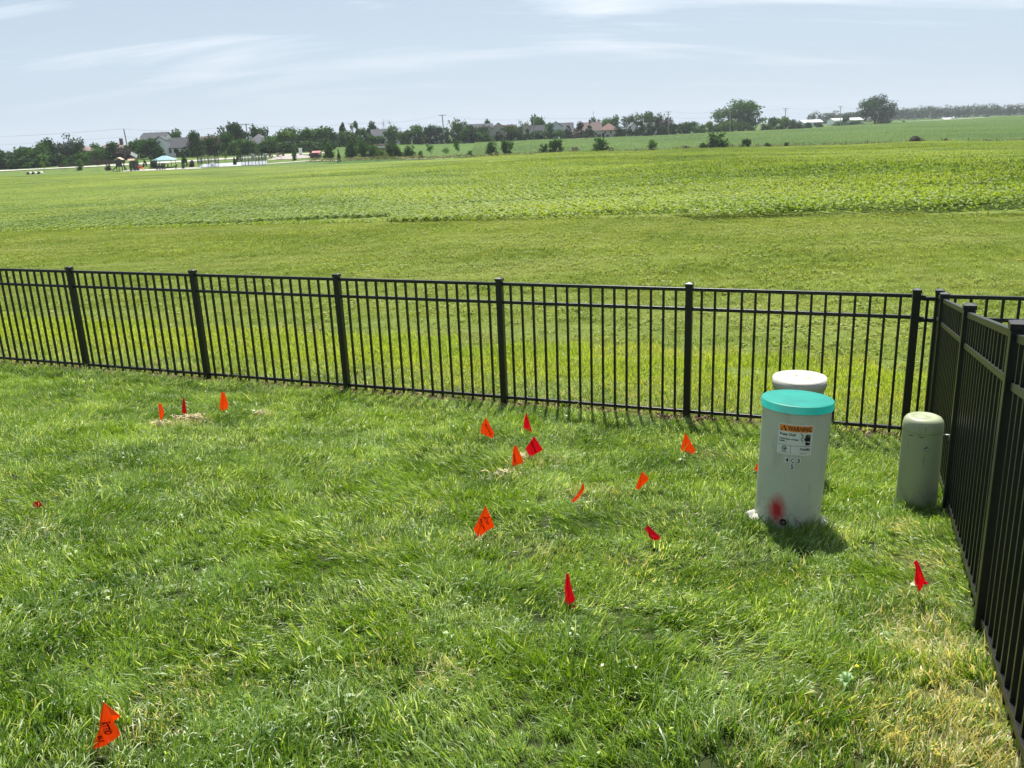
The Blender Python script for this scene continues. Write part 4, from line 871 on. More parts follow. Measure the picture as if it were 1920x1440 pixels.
# ------------------------------------------------------------------ trees and bushes
GT = 'trees along the housing estate'; GH = 'bushes along the hedgerow'; GY = 'young trees by the playground'
for row in [
 (8, 283, 44, 282, 'round', 'dark', 'dark low tree at the extreme left edge above the road'),
 (32, 286, 34, 286, 'bush', 'mid', 'low green tree second from the left edge'),
 (66, 274, 44, 280, 'round', 'mid', 'broad mid green tree with rounded top left of the tall dark pair'),
 (52, 278, 26, 284, 'round', 'dark', 'darker tree just behind the left of the broad mid green tree'),
 (87, 267, 18, 285, 'round', 'mid', 'small pale-topped tree against the left side of a tall dark tree'),
 (100, 262, 26, 290, 'oval', 'dark', 'tall narrow dark tree, left one of a tall pair'),
 (128, 258, 32, 292, 'oval', 'blue', 'tallest dark tree of the pair at far left'),
 (149, 262, 22, 294, 'oval', 'dark', 'dark tree touching the brown roof at far left'),
 (108, 289, 30, 276, 'bush', 'dark', 'low dark bush under the tall dark pair'),
 (78, 292, 44, 274, 'bush', 'mid', 'wide low green bush near the road at left'),
 (40, 296, 40, 276, 'bush', 'dark', 'low dark bush beside the road near the left edge'),
 (152, 286, 30, 278, 'bush', 'mid', 'low green bush in front of the brown-roofed house'),
 (188, 277, 40, 284, 'round', 'mid', 'round green tree between the two brown-roofed houses'),
 (182, 269, 14, 310, 'round', 'light', 'pale distant tree between the two brown roofs'),
 (211, 268, 26, 286, 'oval', 'dark', 'dark upright tree before the wide brown-brick house'),
 (232, 277, 26, 285, 'round', 'brown', 'purplish brown tree behind the leaning pole'),
 (258, 263, 34, 292, 'round', 'mid', 'rounded tree just right of the leaning pole'),
 (280, 263, 36, 284, 'round', 'dark', 'broad dark tree left of the white gabled house'),
 (292, 252, 36, 318, 'round', 'light', 'feathery light tree above the dark roof at left'),
 (300, 276, 18, 280, 'bush', 'dark', 'low dark tree beside the white gable'),
 (322, 247, 34, 330, 'round', 'mid', 'tree rising behind the white gabled house'),
 (336, 252, 24, 332, 'round', 'mid', 'second lower tree behind the white gabled house'),
 (348, 276, 20, 282, 'conifer', 'dark', 'small dark conifer in front of the white gabled house'),
 (372, 248, 28, 290, 'oval', 'dark', 'tall dark tree column between white and beige houses'),
 (371, 274, 22, 280, 'conifer', 'dark', 'dark conifer at the foot of the tree column'),
 (397, 254, 22, 288, 'oval', 'dark', 'dark tree column right in front of the beige house'),
 (413, 272, 16, 282, 'conifer', 'dark', 'small pointed conifer under the beige house roof'),
 (434, 233, 32, 300, 'round', 'dark', 'left crown of the tall tree pair by the crossarm pole'),
 (455, 234, 28, 302, 'round', 'dark', 'right crown of the tall tree pair by the crossarm pole'),
 (428, 250, 28, 288, 'oval', 'mid', 'mid green tree below the tall crown pair'),
 (450, 262, 40, 286, 'round', 'mid', 'rounded tree in front of the crossarm pole base'),
 (470, 264, 26, 284, 'round', 'mid', 'green tree left of the pale blue-grey house'),
 (489, 238, 26, 330, 'round', 'dark', 'dark tree rising behind the pale blue-grey house'),
 (508, 257, 36, 290, 'round', 'mid', 'bushy tree right of the pale blue-grey house'),
 (500, 272, 26, 286, 'bush', 'dark', 'low dark bush right of the pale blue-grey house'),
 (534, 246, 30, 300, 'round', 'light', 'lighter leafy tree right of the peaked grey roof'),
 (553, 241, 34, 305, 'round', 'mid', 'leafy rounded tree, first of the long tree bank'),
 (574, 243, 30, 310, 'round', 'mid', 'second crown in the long tree bank'),
 (597, 241, 36, 315, 'round', 'mid', 'third crown in the long tree bank above the red kiosk'),
 (545, 266, 46, 290, 'bush', 'dark', 'dark understorey bush below the long tree bank, left part'),
 (582, 266, 46, 296, 'bush', 'dark', 'dark understorey bush below the long tree bank, middle part'),
 (612, 262, 34, 308, 'bush', 'dark', 'dark understorey bush below the long tree bank, right part'),
 (622, 241, 22, 345, 'round', 'dark', 'small dark crown left of the two spires'),
 (632, 250, 18, 350, 'oval', 'blue', 'narrow bluish tree left of the two spires'),
 (646, 231, 18, 352, 'conifer', 'dark', 'left one of two tall pointed conifers'),
 (666, 229, 20, 352, 'conifer', 'mid', 'right one of two tall pointed conifers beside a pole'),
 (656, 247, 34, 345, 'round', 'mid', 'rounded tree between the bases of the two conifer spires'),
 (682, 242, 22, 352, 'oval', 'mid', 'green tree left of the tan house'),
 (692, 241, 14, 356, 'conifer', 'dark', 'narrow dark spire next to the tan house'),
 (703, 230, 20, 395, 'round', 'dark', 'round tree crown standing behind the tan house roof'),
 (706, 254, 26, 356, 'round', 'mid', 'tree covering the lower left of the tan house'),
 (735, 238, 26, 358, 'round', 'mid', 'full green tree right of the tan house'),
 (756, 247, 18, 362, 'round', 'mid', 'low round tree by the white gable sliver'),
 (764, 245, 16, 366, 'oval', 'dark', 'narrow dark tree left of the broad round crown'),
 (783, 236, 34, 366, 'round', 'mid', 'broad round crown between white sliver gable and leaning pole'),
 (808, 236, 26, 368, 'round', 'blue', 'bluish round tree left of the tall thin pole'),
 (824, 239, 20, 372, 'oval', 'blue', 'bluish tree touching the tall thin pole'),
 (841, 240, 20, 376, 'round', 'mid', 'small green tree right of the tall thin pole'),
 (861, 226, 28, 380, 'oval', 'mid', 'tall rounded tree right of the tall thin pole'),
 (868, 242, 20, 376, 'round', 'mid', 'lower front tree beside the tall rounded one'),
 (886, 236, 26, 382, 'round', 'dark', 'dark tree left of the grey-roofed house'),
 (903, 238, 26, 380, 'round', 'dark', 'round dark tree hiding the grey-roofed house front'),
 (917, 226, 16, 410, 'oval', 'mid', 'narrow tree rising behind the grey-roofed house'),
 (908, 249, 28, 376, 'bush', 'mid', 'low light bush below the grey-roofed house'),
 (935, 247, 20, 382, 'conifer', 'dark', 'small dark conifer before the beige house'),
 (959, 236, 28, 384, 'round', 'dark', 'very dark round tree right of the beige house'),
 (974, 231, 16, 392, 'oval', 'mid', 'upright green tree between beige houses'),
 (986, 231, 12, 410, 'oval', 'light', 'pale narrow tree behind the dark-roofed house'),
 (1011, 219, 28, 430, 'round', 'mid', 'high round tree behind the slim pole'),
 (989, 242, 14, 388, 'conifer', 'dark', 'narrow dark conifer left of the slim pole'),
 (1007, 246, 30, 386, 'bush', 'dark', 'dark bush at the foot of the slim pole'),
 (1029, 232, 22, 394, 'oval', 'mid', 'green tree before the pale blue house'),
 (1048, 244, 26, 392, 'round', 'mid', 'low green tree covering the pale blue house walls'),
 (1066, 236, 18, 394, 'conifer', 'dark', 'dark pointed tree right of the pale blue house'),
 (1086, 230, 18, 396, 'oval', 'brown', 'brownish upright tree left of the tan house'),
 (1079, 246, 24, 392, 'bush', 'brown', 'reddish brown bush at the foot of the brownish tree'),
 (1105, 236, 22, 396, 'conifer', 'dark', 'broad dark conifer before the tan house'),
 (1099, 249, 24, 394, 'bush', 'dark', 'low dark bush under the broad conifer'),
 (1116, 222, 20, 470, 'round', 'dark', 'dark round crown over the tan house roof'),
 (1131, 226, 20, 470, 'round', 'light', 'light crown over the boxy pinkish house'),
 (1146, 220, 26, 470, 'round', 'mid', 'round crown behind the reddish roof'),
 (1166, 233, 24, 404, 'oval', 'dark', 'dark tree immediately right of the boxy pinkish house'),
 (1181, 237, 10, 404, 'conifer', 'dark', 'tiny dark spire in front of the white gabled house'),
 (1180, 218, 22, 480, 'round', 'dark', 'dark flat crown behind the white gabled house'),
 (1199, 228, 18, 408, 'conifer', 'dark', 'pointed dark tree right of the white gabled house'),
 (1206, 211, 32, 480, 'airy', 'mid', 'tall lacy tree with open branches'),
 (1217, 212, 24, 478, 'round', 'mid', 'tall leafy tree beside the lacy one'),
 (1215, 231, 24, 412, 'round', 'dark', 'round dark tree before the pale-roofed white house'),
 (1234, 215, 18, 470, 'oval', 'dark', 'dark upright tree left of the crossarm pole in the middle right'),
 (1231, 230, 12, 414, 'conifer', 'dark', 'dark spire left of the brown crown'),
 (1249, 222, 26, 440, 'round', 'brown', 'brownish crown behind the middle right crossarm pole'),
 (1243, 236, 16, 416, 'bush', 'dark', 'small dark bush left of the middle right crossarm pole'),
 (1262, 233, 16, 418, 'oval', 'dark', 'oval dark bush right of the middle right crossarm pole'),
 (1286, 230, 26, 424, 'round', 'dark', 'rounded dark tree in the low tree row'),
 (1275, 232, 14, 440, 'round', 'dark', 'small dark tree left in the low tree row'),
 (1299, 229, 18, 450, 'round', 'mid', 'mid green tree behind the low tree row'),
 (1312, 234, 22, 430, 'bush', 'mid', 'left pale bush of the low tree row'),
 (1327, 229, 22, 440, 'round', 'light', 'pale bush in the middle of the low tree row'),
 (1343, 234, 22, 436, 'bush', 'mid', 'low bush left of the huge broad tree'),
 (1356, 231, 14, 444, 'bush', 'light', 'pale low bush under the left of the huge broad tree'),
 (1387, 191, 82, 470, 'big', 'mid', 'huge broad spreading tree, largest on the skyline'),
 (1368, 226, 24, 442, 'round', 'light', 'pale round bush in front of the huge broad tree'),
 (1368, 231, 12, 436, 'conifer', 'dark', 'dark teardrop conifer in front of the huge broad tree'),
 (1391, 229, 22, 446, 'round', 'mid', 'round low tree in front right of the huge broad tree'),
 (1408, 236, 16, 446, 'bush', 'mid', 'small bush at the right foot of the huge broad tree'),
 (1437, 232, 20, 470, 'bush', 'mid', 'loose bush right of the huge broad tree'),
 (1453, 221, 28, 480, 'round', 'mid', 'mid green tree left of the distant crossarm pole'),
 (1473, 220, 20, 500, 'round', 'light', 'pale green tree behind the distant crossarm pole'),
 (1484, 225, 16, 500, 'round', 'dark', 'dark round bush right of the distant crossarm pole'),
 (1498, 230, 16, 505, 'bush', 'dark', 'first of two low dark bushes before the long white shed'),
 (1514, 230, 14, 510, 'bush', 'dark', 'second of two low dark bushes before the long white shed'),
 (1536, 230, 13, 560, 'bush', 'dark', 'low dark bush right of the long white shed'),
 (1585, 217, 12, 620, 'oval', 'dark', 'dark narrow tree between the two barns'),
 (1640, 182, 54, 600, 'big', 'dark', 'big lone dark tree with gaps in its crown'),
 (1572, 229, 20, 610, 'bush', 'mid', 'low bush before the white barn'),
 (1602, 226, 30, 600, 'bush', 'mid', 'low bushes left of the big lone tree foot'),
 (1656, 225, 26, 600, 'bush', 'mid', 'low bush right of the big lone tree foot'),
 (1694, 226, 6, 640, 'bush', 'dark', 'tiny isolated dark bush in the far field'),
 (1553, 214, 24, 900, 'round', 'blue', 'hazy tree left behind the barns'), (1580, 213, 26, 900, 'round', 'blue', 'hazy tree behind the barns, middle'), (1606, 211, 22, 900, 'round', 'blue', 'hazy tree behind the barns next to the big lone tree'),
]: tree(*row, group=GT)
for row in [
 (618, 271, 18, 243, 'bush', 'mid', 'small green bush at the left end of the hedgerow'),
 (661, 266, 22, 243, 'bush', 'mid', 'round bush, left of the largest round one'),
 (683, 264, 24, 241, 'round', 'mid', 'largest round bush at the hedgerow left end'),
 (700, 273, 20, 241, 'bush', 'mid', 'light green bush right of the largest round one'),
 (709, 275, 16, 240, 'bush', 'light', 'yellow-green bush in front of the parked van'),
 (719, 281, 14, 238, 'bush', 'light', 'low pale bush below the parked van'),
 (732, 267, 13, 240, 'oval', 'mid', 'upright bush right of the parked van'),
 (744, 272, 18, 239, 'bush', 'mid', 'round bush right of the upright one'),
 (768, 274, 24, 238, 'bush', 'mid', 'wide irregular bush in the left hedgerow'),
 (789, 284, 10, 236, 'bush', 'mid', 'tiny bush left of the thin sapling'),
 (837, 276, 14, 236, 'airy', 'light', 'yellow-green sapling in the hedgerow'),
 (880, 283, 14, 236, 'bush', 'mid', 'low weedy bush between sapling and paired bushes'),
 (922, 267, 20, 234, 'bush', 'mid', 'left of the two paired bushes in the middle hedgerow'),
 (951, 264, 20, 234, 'round', 'mid', 'right of the two paired bushes in the middle hedgerow'),
 (1019, 271, 16, 233, 'bush', 'dark', 'small dark bush leaning left of a taller one'),
 (1042, 262, 24, 233, 'round', 'mid', 'loose rounded bush right of a small dark bush'),
 (1030, 280, 14, 232, 'bush', 'light', 'pale low bush between two middle bushes'),
 (1078, 276, 16, 232, 'bush', 'brown', 'brownish scrub bush left of a dense dark bush'),
 (1126, 260, 30, 232, 'bush', 'mid', 'dense dark rounded bush in the middle of the hedgerow'),
 (1147, 277, 10, 231, 'bush', 'dark', 'tiny dark bush touching the dense rounded one'),
 (1224, 263, 16, 231, 'round', 'light', 'small pale upright bush standing alone'),
 (1286, 274, 16, 230, 'bush', 'brown', 'scrubby low bush left of the big domed bush'),
 (1320, 269, 18, 230, 'bush', 'dark', 'small bush at the left foot of the big domed bush'),
 (1346, 249, 36, 230, 'bush', 'mid', 'big domed bush, largest in the right hedgerow'),
 (1399, 261, 16, 229, 'round', 'dark', 'compact bush right of the big domed bush'),
 (1440, 268, 12, 228, 'bush', 'brown', 'low brownish bush beside a wooden stake'),
 (1475, 267, 10, 228, 'bush', 'dark', 'small dark bush hugging a wooden stake'),
 (1503, 272, 16, 227, 'bush', 'brown', 'flat low brown bush in the right hedgerow'),
 (1715, 256, 24, 226, 'bush', 'brown', 'olive brown mound bush in the far right hedgerow'),
 (1771, 260, 12, 226, 'bush', 'brown', 'small brownish bush near the right wooden stakes'),
]: tree(*row, cat='bush', group=GH)
for row in [
 (84, 301, 13, 240, 'airy', 'light', 'young tree beside the three white arches'), (125, 299, 12, 245, 'airy', 'mid', 'thin young tree left of the bright green sapling'), (150, 299, 13, 243, 'round', 'light', 'bright green round sapling by the road'),
 (169, 300, 8, 250, 'airy', 'mid', 'faint sapling between bright sapling and brown one'), (184, 296, 14, 240, 'airy', 'brown', 'brownish sapling left of the green slide'), (203, 308, 10, 238, 'bush', 'brown', 'brown shrub left of the green slide'),
 (254, 297, 14, 236, 'round', 'light', 'bright sapling behind the red slide'), (272, 300, 8, 246, 'conifer', 'dark', 'little dark conifer left of the blue canopy'), (289, 295, 13, 240, 'oval', 'dark', 'dark sapling in front of the blue canopy'),
 (347, 288, 11, 240, 'conifer', 'mid', 'narrow sapling right of the blue canopy'), (361, 301, 9, 240, 'bush', 'brown', 'reddish shrub left of the court fence'), (424, 283, 9, 240, 'airy', 'light', 'sapling in the gap of the court fence'), (448, 279, 10, 250, 'round', 'light', 'yellowish sapling behind the court fence'),
 (441, 296, 6, 240, 'bush', 'dark', 'small dark shrub inside the court'), (507, 287, 9, 245, 'airy', 'brown', 'reddish sapling just right of the court fence'), (527, 285, 16, 250, 'airy', 'brown', 'spreading reddish shrub by the parking lot'), (553, 275, 9, 245, 'oval', 'mid', 'slim sapling at the edge of the parking lot'),
 (585, 283, 9, 250, 'round', 'brown', 'small brown tree left of the red kiosk'), (636, 280, 6, 232, 'conifer', 'dark', 'tiny dark sapling on the mown bank'), (709, 280, 7, 233, 'airy', 'light', 'yellow-green sapling in front of the left hedgerow'),
 (808, 270, 13, 231, 'airy', 'mid', 'thin sapling beside the short pale path'), (858, 262, 13, 231, 'airy', 'mid', 'taller thin sapling right of the short pale path'),
]: tree(*row, group=GY)
# bare dead tops near the tan house
for px, top, lab in ((722, 223, 'bare leafless tree top right of the tan house'), (734, 224, 'second bare leafless tree top right of the tan house'), (752, 238, 'small bare leafless tree above the white gable sliver')):
    b_ = gpt(px, 400); h = at(px, top, 400).z - b_.z; g = random.Random(px); mb = MB().tube((0, 0, 0), (0, 0, h), .16, .04, 5)
    for i in range(16):
        z0 = h * g.uniform(.35, .9); a = g.uniform(0, 6.3); mb.tube((0, 0, z0), (math.cos(a) * 1.3, math.sin(a) * 1.3, z0 + h * .14), .06, .02, 4, False)
    t = empty('bare_tree', b_, lab, 'tree', 'leafless trees'); mb.build('branches', plain('grey_bark', (.20, .18, .17), .9), t)

# far woods at right, and beyond the frame edges
def woods(name, spans, label):
    g = np.random.default_rng(77); parts = []
    for p0, p1, Y, tops, st in spans:
        for px in np.arange(p0, p1, st):
            yy = Y * g.uniform(.96, 1.06); b_ = gpt(px + g.uniform(-2, 2), yy); h = g.uniform(.75, 1.2) * tops; wd_ = h * g.uniform(.8, 1.4); nb = 6; n = 150
            c = g.normal(0, 1, (n, 3)); c /= np.linalg.norm(c, axis=1)[:, None]; c = c * [wd_ / 2, wd_ / 2, h / 2] * g.uniform(.6, 1.05, (n, 1)) + [b_.x, b_.y, b_.z + h * .48]
            parts.append(leafcards(g, c, 2.0, (c - [b_.x, b_.y, b_.z + h * .5]), .8))
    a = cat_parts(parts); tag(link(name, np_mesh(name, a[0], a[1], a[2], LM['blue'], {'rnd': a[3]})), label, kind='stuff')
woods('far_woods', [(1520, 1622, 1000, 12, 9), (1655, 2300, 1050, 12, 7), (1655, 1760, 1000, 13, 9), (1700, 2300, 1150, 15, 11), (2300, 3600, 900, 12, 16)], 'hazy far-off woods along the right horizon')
woods('left_woods', [(-1400, -8, 290, 9, 22), (-1400, 0, 320, 11, 26)], 'dense dark woods continuing at the left edge')
# weedy strip between the two fields
g = np.random.default_rng(8); P = []
for px in np.arange(580, 2600, .8):
    Yh = 229 + 8 * np.clip((900 - px) / 300, 0, 1) + g.normal(0, 1.0); b_ = gpt(px, Yh); h = .75 + .6 * (math.sin(px * .13) * math.sin(px * .041 + 1) > .1) * g.uniform(.3, 1)
    k = 5; P.append(np.stack([b_.x + g.normal(0, .35, k), b_.y + g.normal(0, .5, k), b_.z + g.uniform(.05, 1, k) * h], -1))
v, f, s, r = leafcards(g, np.concatenate(P), .34, None, .9)
tag(link('hedgerow_weeds', np_mesh('hedgerow_weeds', v, f, s, LM['hedge'], {'rnd': r})), 'strip of dry weeds between the two fields', kind='stuff')
Mwd = plain('weathered_wood', (.10, .08, .06), .9, .1, .3, 5)
for px, lab in ((1373, 'right after the big domed bush'), (1387, 'left of the compact bush'), (1422, 'between compact and brownish bushes'), (1436, 'against the low brownish bush'), (1471, 'by the small dark bush'), (1507, 'by the flat brown bush'), (1545, 'first in the open run'), (1585, 'second in the open run'), (1626, 'third in the open run'), (1670, 'left of the olive mound bush'), (1765, 'by the small brownish bush'), (1815, 'second from the right edge'), (1868, 'nearest the right edge')):
    b_ = gpt(px, 228); o = MB().tube((0, 0, -.2), (.04 * math.sin(px), 0, 1.45), .085, .075, 6).build('fence_stake', Mwd); o.location = b_
    tag(o, 'old wooden field stake ' + lab, 'fence post', 'wooden stakes along the hedgerow')

# ------------------------------------------------------------------ road, paths, parking lot
Mroad = plain('pale_concrete_road', (.46, .44, .40), .85, .2, .1, .3); Mlot = plain('pinkish_asphalt', (.33, .29, .27), .85, .2, .1, .3)
def ribbon(name, pts, wid, mat, label, dz=.10):
    P = [gpt(px, Y) for px, Y in pts]; Q = []
    for a, b_ in zip(P[:-1], P[1:]):
        for k in range(8): Q.append(a.lerp(b_, k / 8))
    Q.append(P[-1]); mb = MB()
    for i, p in enumerate(Q):
        d = (Q[min(i + 1, len(Q) - 1)] - Q[max(i - 1, 0)]); n_ = Vector((-d.y, d.x, 0)).normalized() * wid / 2
        for s_ in (-1, 1): e = p + n_ * s_; mb.v.append((e.x, e.y, tz(e.x, e.y) + dz))
    for i in range(len(Q) - 1): mb.f.append((2 * i, 2 * i + 1, 2 * i + 3, 2 * i + 2))
    o = mb.build(name, mat); tag(o, label, kind='structure'); return o
ribbon('road', [(-500, 246), (0, 250), (120, 253), (250, 257), (420, 262), (510, 266), (620, 275)], 6.5, Mroad, 'pale concrete road curving past the playground')
ribbon('footpath', [(330, 233), (420, 234), (500, 236), (580, 240), (640, 236)], 2.2, Mroad, 'pale footpath beside the court')
ribbon('path', [(755, 233), (850, 229.5)], 1.6, Mroad, 'short pale path on the bank before the hedgerow')
def sheet(name, corners, mat, label, dz=.06):
    P = [gpt(px, Y) for px, Y in corners]; mb = MB(); n = 10
    for i in range(n + 1):
        for j in range(n + 1):
            a = P[0].lerp(P[1], i / n); b_ = P[3].lerp(P[2], i / n); p = a.lerp(b_, j / n); mb.v.append((p.x, p.y, tz(p.x, p.y) + dz))
    for i in range(n):
        for j in range(n): k = i * (n + 1) + j; mb.f.append((k, k + n + 1, k + n + 2, k + 1))
    tag(mb.build(name, mat), label, kind='structure')
sheet('parking_lot', [(500, 248), (600, 250), (560, 268), (520, 262)], Mlot, 'pinkish grey parking lot right of the court')
sheet('court_floor', [(368, 233), (500, 233), (500, 247), (380, 246)], plain('court_surface', (.36, .40, .44), .8, .2, .1, .3), 'pale grey sports court floor')
sheet('playground_surface', [(225, 229), (380, 229), (370, 236), (240, 236)], Mroad, 'pale sand under the playground')
# low brown board wall beside the road
pl_ = [gpt(px, Y) for px, Y in ((110, 262), (150, 263), (190, 264), (235, 266))]; bw = empty('timber_wall', pl_[0], 'low dark brown timber wall along the far side of the road', 'wall')
for a, b_ in zip(pl_[:-1], pl_[1:]): MB().bar(a - pl_[0] + Vector((0, 0, .55)), b_ - pl_[0] + Vector((0, 0, .55)), .2, 1.1).build('board', Mwd, bw)

# ------------------------------------------------------------------ playground, court, small things
Mgp = plain('green_paint', (.02, .10, .05), .4, .4, .1, 2); Mrp = plain('red_paint', (.60, .03, .03), .4, .4, .1, 2); Mtp = plain('tan_paint', (.55, .40, .28), .5, .3, .1, 2); Mbl = plain('pale_blue_canvas', (.28, .45, .50), .7, .2, .05, 2); Mdkp = plain('dark_paint', (.03, .035, .035), .4, .4, .1, 2)
b_ = gpt(227, 233); t = empty('play_tower', b_, 'play tower with dark posts, small pale roof and green slide', 'play tower')
for x in (-.7, .7):
    for y in (-.7, .7): MB().box((x, y, 1.4), (.16, .16, 2.8)).build('post', Mdkp, t)
MB().box((0, 0, 1.15), (1.7, 1.7, .15)).build('platform', Mdkp, t); MB().box((0, -.75, 1.6), (1.4, .08, .7)).build('side_panel', Mdkp, t)
r_ = prism_roof(1.6, 1.6, .6, 'y', .2, .1).build('roof', Mtp, t); r_.location = (0, 0, 2.75)
MB().bar((-.8, 0, 1.2), (-2.2, 0, .15), .6, .10).box((-1.5, .32, .85), (1.75, .06, .25), Matrix.Rotation(-.64, 3, 'Y')).build('slide', Mgp, t)
MB().bar((.9, 0, 1.6), (1.5, 0, 0), .5, .12).build('ladder', Mdkp, t)
b_ = gpt(255, 232); t = empty('playset', b_, 'play frame with dark posts, tan roof and bright red slide', 'play structure')
for x in (-1.2, -.2, .6): MB().box((x, 0, 1.1), (.18, 1.2, 2.2)).build('post', Mdkp, t)
MB().box((-.3, 0, 1.0), (2.2, 1.2, .14)).build('platform', Mdkp, t)
MB().bar((.7, -.2, 1.1), (2.3, -.2, .2), .7, .14).box((1.5, -.55, .9), (1.5, .06, .4)).build('slide', Mrp, t)
r_ = prism_roof(1.4, 1.2, .4, 'x', .2, .1).build('roof', Mtp, t); r_.location = (-.7, 0, 2.5)
b_ = gpt(311, 242); w_ = 5.6; t = empty('shade_canopy', b_, 'pale blue hipped shade canopy over picnic tables by the playground', 'canopy')
for x in (-2.2, 2.2):
    for y in (-1.6, 1.6): MB().tube((x, y, 0), (x, y, 1.9), .07, .07, 6).build('post', Mdkp, t)
r_ = hip_roof(5.0, 4.0, 1.1, .3).build('roof', Mbl, t); r_.location = (0, 0, 1.95)
MB().box((0, 0, .75), (1.8, .8, .07)).box((-.6, 0, .38), (.1, .6, .7)).box((.6, 0, .38), (.1, .6, .7)).build('picnic_table', Mdkp, t)
for i, (px, lab) in enumerate(((302, 'dark climbing frame in front of the blue canopy'), (330, 'small dark spring rider right of the blue canopy'), (344, 'round dark litter bin left of the court'))):
    b_ = gpt(px, 232); mb = MB()
    if i == 0: 
        for x in (-1, -.3, .4, 1): mb.box((x, 0, .8), (.1, .9, 1.6))
        mb.box((0, 0, 1.5), (2.2, .9, .12)).box((0, 0, .8), (2.2, .1, .5)); nm, ct, pn = 'jungle_gym', 'climbing frame', 'bars'
    elif i == 1: mb.tube((0, 0, 0), (0, 0, .5), .12, .12, 8).box((0, 0, .7), (.9, .3, .35)).box((.4, 0, .95), (.2, .25, .5)); nm, ct, pn = 'spring_rider', 'spring rider', 'body'
    else: mb.lathe([(.28, 0), (.36, .3), (.36, .8), (.25, 1.0), (0, 1.05)], 12); nm, ct, pn = 'litter_bin', 'bin', 'drum'
    o = mb.build(nm, Mdkp); o.location = b_; tag(o, lab, ct)
for i, px in enumerate((56, 65.5, 76)):
    b_ = gpt(px, 232); mb = MB(); n = 10
    for k in range(n + 1):
        a = math.pi * k / n
        for r_ in (.50, .60):
            for y in (-.7, .7): mb.v.append((r_ * math.cos(a), y, r_ * math.sin(a)))
    for k in range(n):
        s_ = k * 4
        for a, b2 in ((0, 1), (1, 3), (3, 2), (2, 0)): mb.f.append((s_ + a, s_ + b2, s_ + 4 + b2, s_ + 4 + a))
    o = mb.build('arch', Mroad); o.location = b_; tag(o, 'small white crawl arch, %s of the row of three at far left' % ('leftmost', 'middle', 'rightmost')[i], 'arch', 'white arches at the field edge')
Mcf = plain('dark_fence_paint', (.07, .09, .09), .5, .3, .1, 2)
def court_fence(px0, px1, Y0, Y1, h, lab, gaps=()):
    a = gpt(px0, Y0); b_ = gpt(px1, Y1); t = empty('court_fence', a, lab, 'fence', 'dark court fences'); d = b_ - a; n = max(2, int(d.length / .9))
    for i in range(n + 1):
        if any(g0 < i / n < g1 for g0, g1 in gaps): continue
        p = d * (i / n); MB().tube(p, p + Vector((0, 0, h)), .07, .07, 5).build('post', Mcf, t)
    for z in (.15, h * .5, h): MB().bar(Vector((0, 0, z)), d + Vector((0, 0, z)), .06, .06).build('rail', Mcf, t)
    k = int(d.length / .22); mb = MB()
    for i in range(k):
        if any(g0 < i / k < g1 for g0, g1 in gaps): continue
        p = d * (i / k); mb.box(p + Vector((0, 0, h / 2)), (.045, .045, h))
    tag(mb.build('wire_mesh', Mcf, t), kind='stuff')
court_fence(372, 411, 234, 234, 2.7, 'dark court fence, left section', ((.29, .40), (.66, .76)))
court_fence(454, 499, 234, 233, 2.9, 'dark court fence, right section')
court_fence(372, 500, 248, 249, 1.6, 'low dark fence along the back of the court', ((.3, .62),))
for px, Y, h, lab in ((399, 236, 1.0, 'small white box by the left court fence'), (475, 258, 1.3, 'white utility box behind the court fence, left one'), (498, 258, 1.3, 'white utility box behind the court fence, right one'), (564, 268, 1.9, 'white sign board by the parking lot'), (792, 372, 1.4, 'small white cabinet left of the long white trailer'), (828, 374, 1.6, 'small white cabinet right of the long white trailer'), (1048, 388, 1.3, 'small white cabinet in front of the low green tree')):
    b_ = gpt(px, Y); o = MB().box((0, 0, h * .45), (.9, .5, h * .9)).box((0, 0, h * .95), (1.0, .6, h * .12)).build('utility_cabinet', WALL['white'], bevel=.05); o.location = b_; tag(o, lab, 'cabinet')
def vehicle(px, Y, L_, H_, W_, mat, name, lab, cat, boxy=False):
    b_ = gpt(px, Y); t = empty(name, b_, lab, cat); mb = MB()
    if boxy: mb.box((0, 0, H_ * .58), (L_, W_, H_ * .78))
    else:
        pr = [(-.5, .22), (-.5, .55), (-.30, .62), (-.18, 1.0), (.25, 1.0), (.40, .60), (.5, .52), (.5, .22)]
        for y in (-W_ / 2, W_ / 2): mb.v += [(x * L_, y, z * H_) for x, z in pr]
        n = 8; mb.f = [tuple(range(n)), tuple(range(2 * n - 1, n - 1, -1))] + [(i, i + n, (i + 1) % n + n, (i + 1) % n) for i in range(n)]
    mb.build('body', mat, t, bevel=.05)
    for x in (-.32, .32):
        for y in (-W_ / 2, W_ / 2): MB().tube((x * L_, y - .1, .33), (x * L_, y + .1, .33), .34, .34, 12).build('wheel', Mdkp, t)
    if not boxy: MB().box((.03 * L_, -W_ / 2 - .01, H_ * .8), (L_ * .38, .04, H_ * .24)).build('window', Mgl, t)
    else: MB().box((.0, -W_ / 2 - .02, H_ * .7), (L_ * .5, .04, H_ * .25)).build('side_panel', Mtr, t)
vehicle(809, 372, 7.5, 2.2, 2.2, WALL['white'], 'trailer', 'long white trailer parked in front of dark trees', 'trailer', True)
vehicle(716, 262, 4.8, 2.4, 2.0, plain('maroon_paint', (.28, .12, .10), .35, .5), 'parked_van', 'brownish van with pale roof parked behind the hedgerow bushes', 'van', True)
vehicle(1849, 930, 5.5, 2.0, 2.0, Mdkp, 'dark_car', 'tiny dark car on the far road at right', 'car')
vehicle(1790, 880, 5.5, 2.2, 2.0, WALL['white'], 'white_car', 'tiny white car on the far road at right', 'car')
ribbon('far_road', [(1690, 720), (1800, 850), (1850, 925)], 9, Mroad, 'pale far road beyond the right field', .2)
b_ = gpt(595, 246); t = empty('kiosk', b_, 'small dark red kiosk with red roof by the parking lot', 'kiosk')
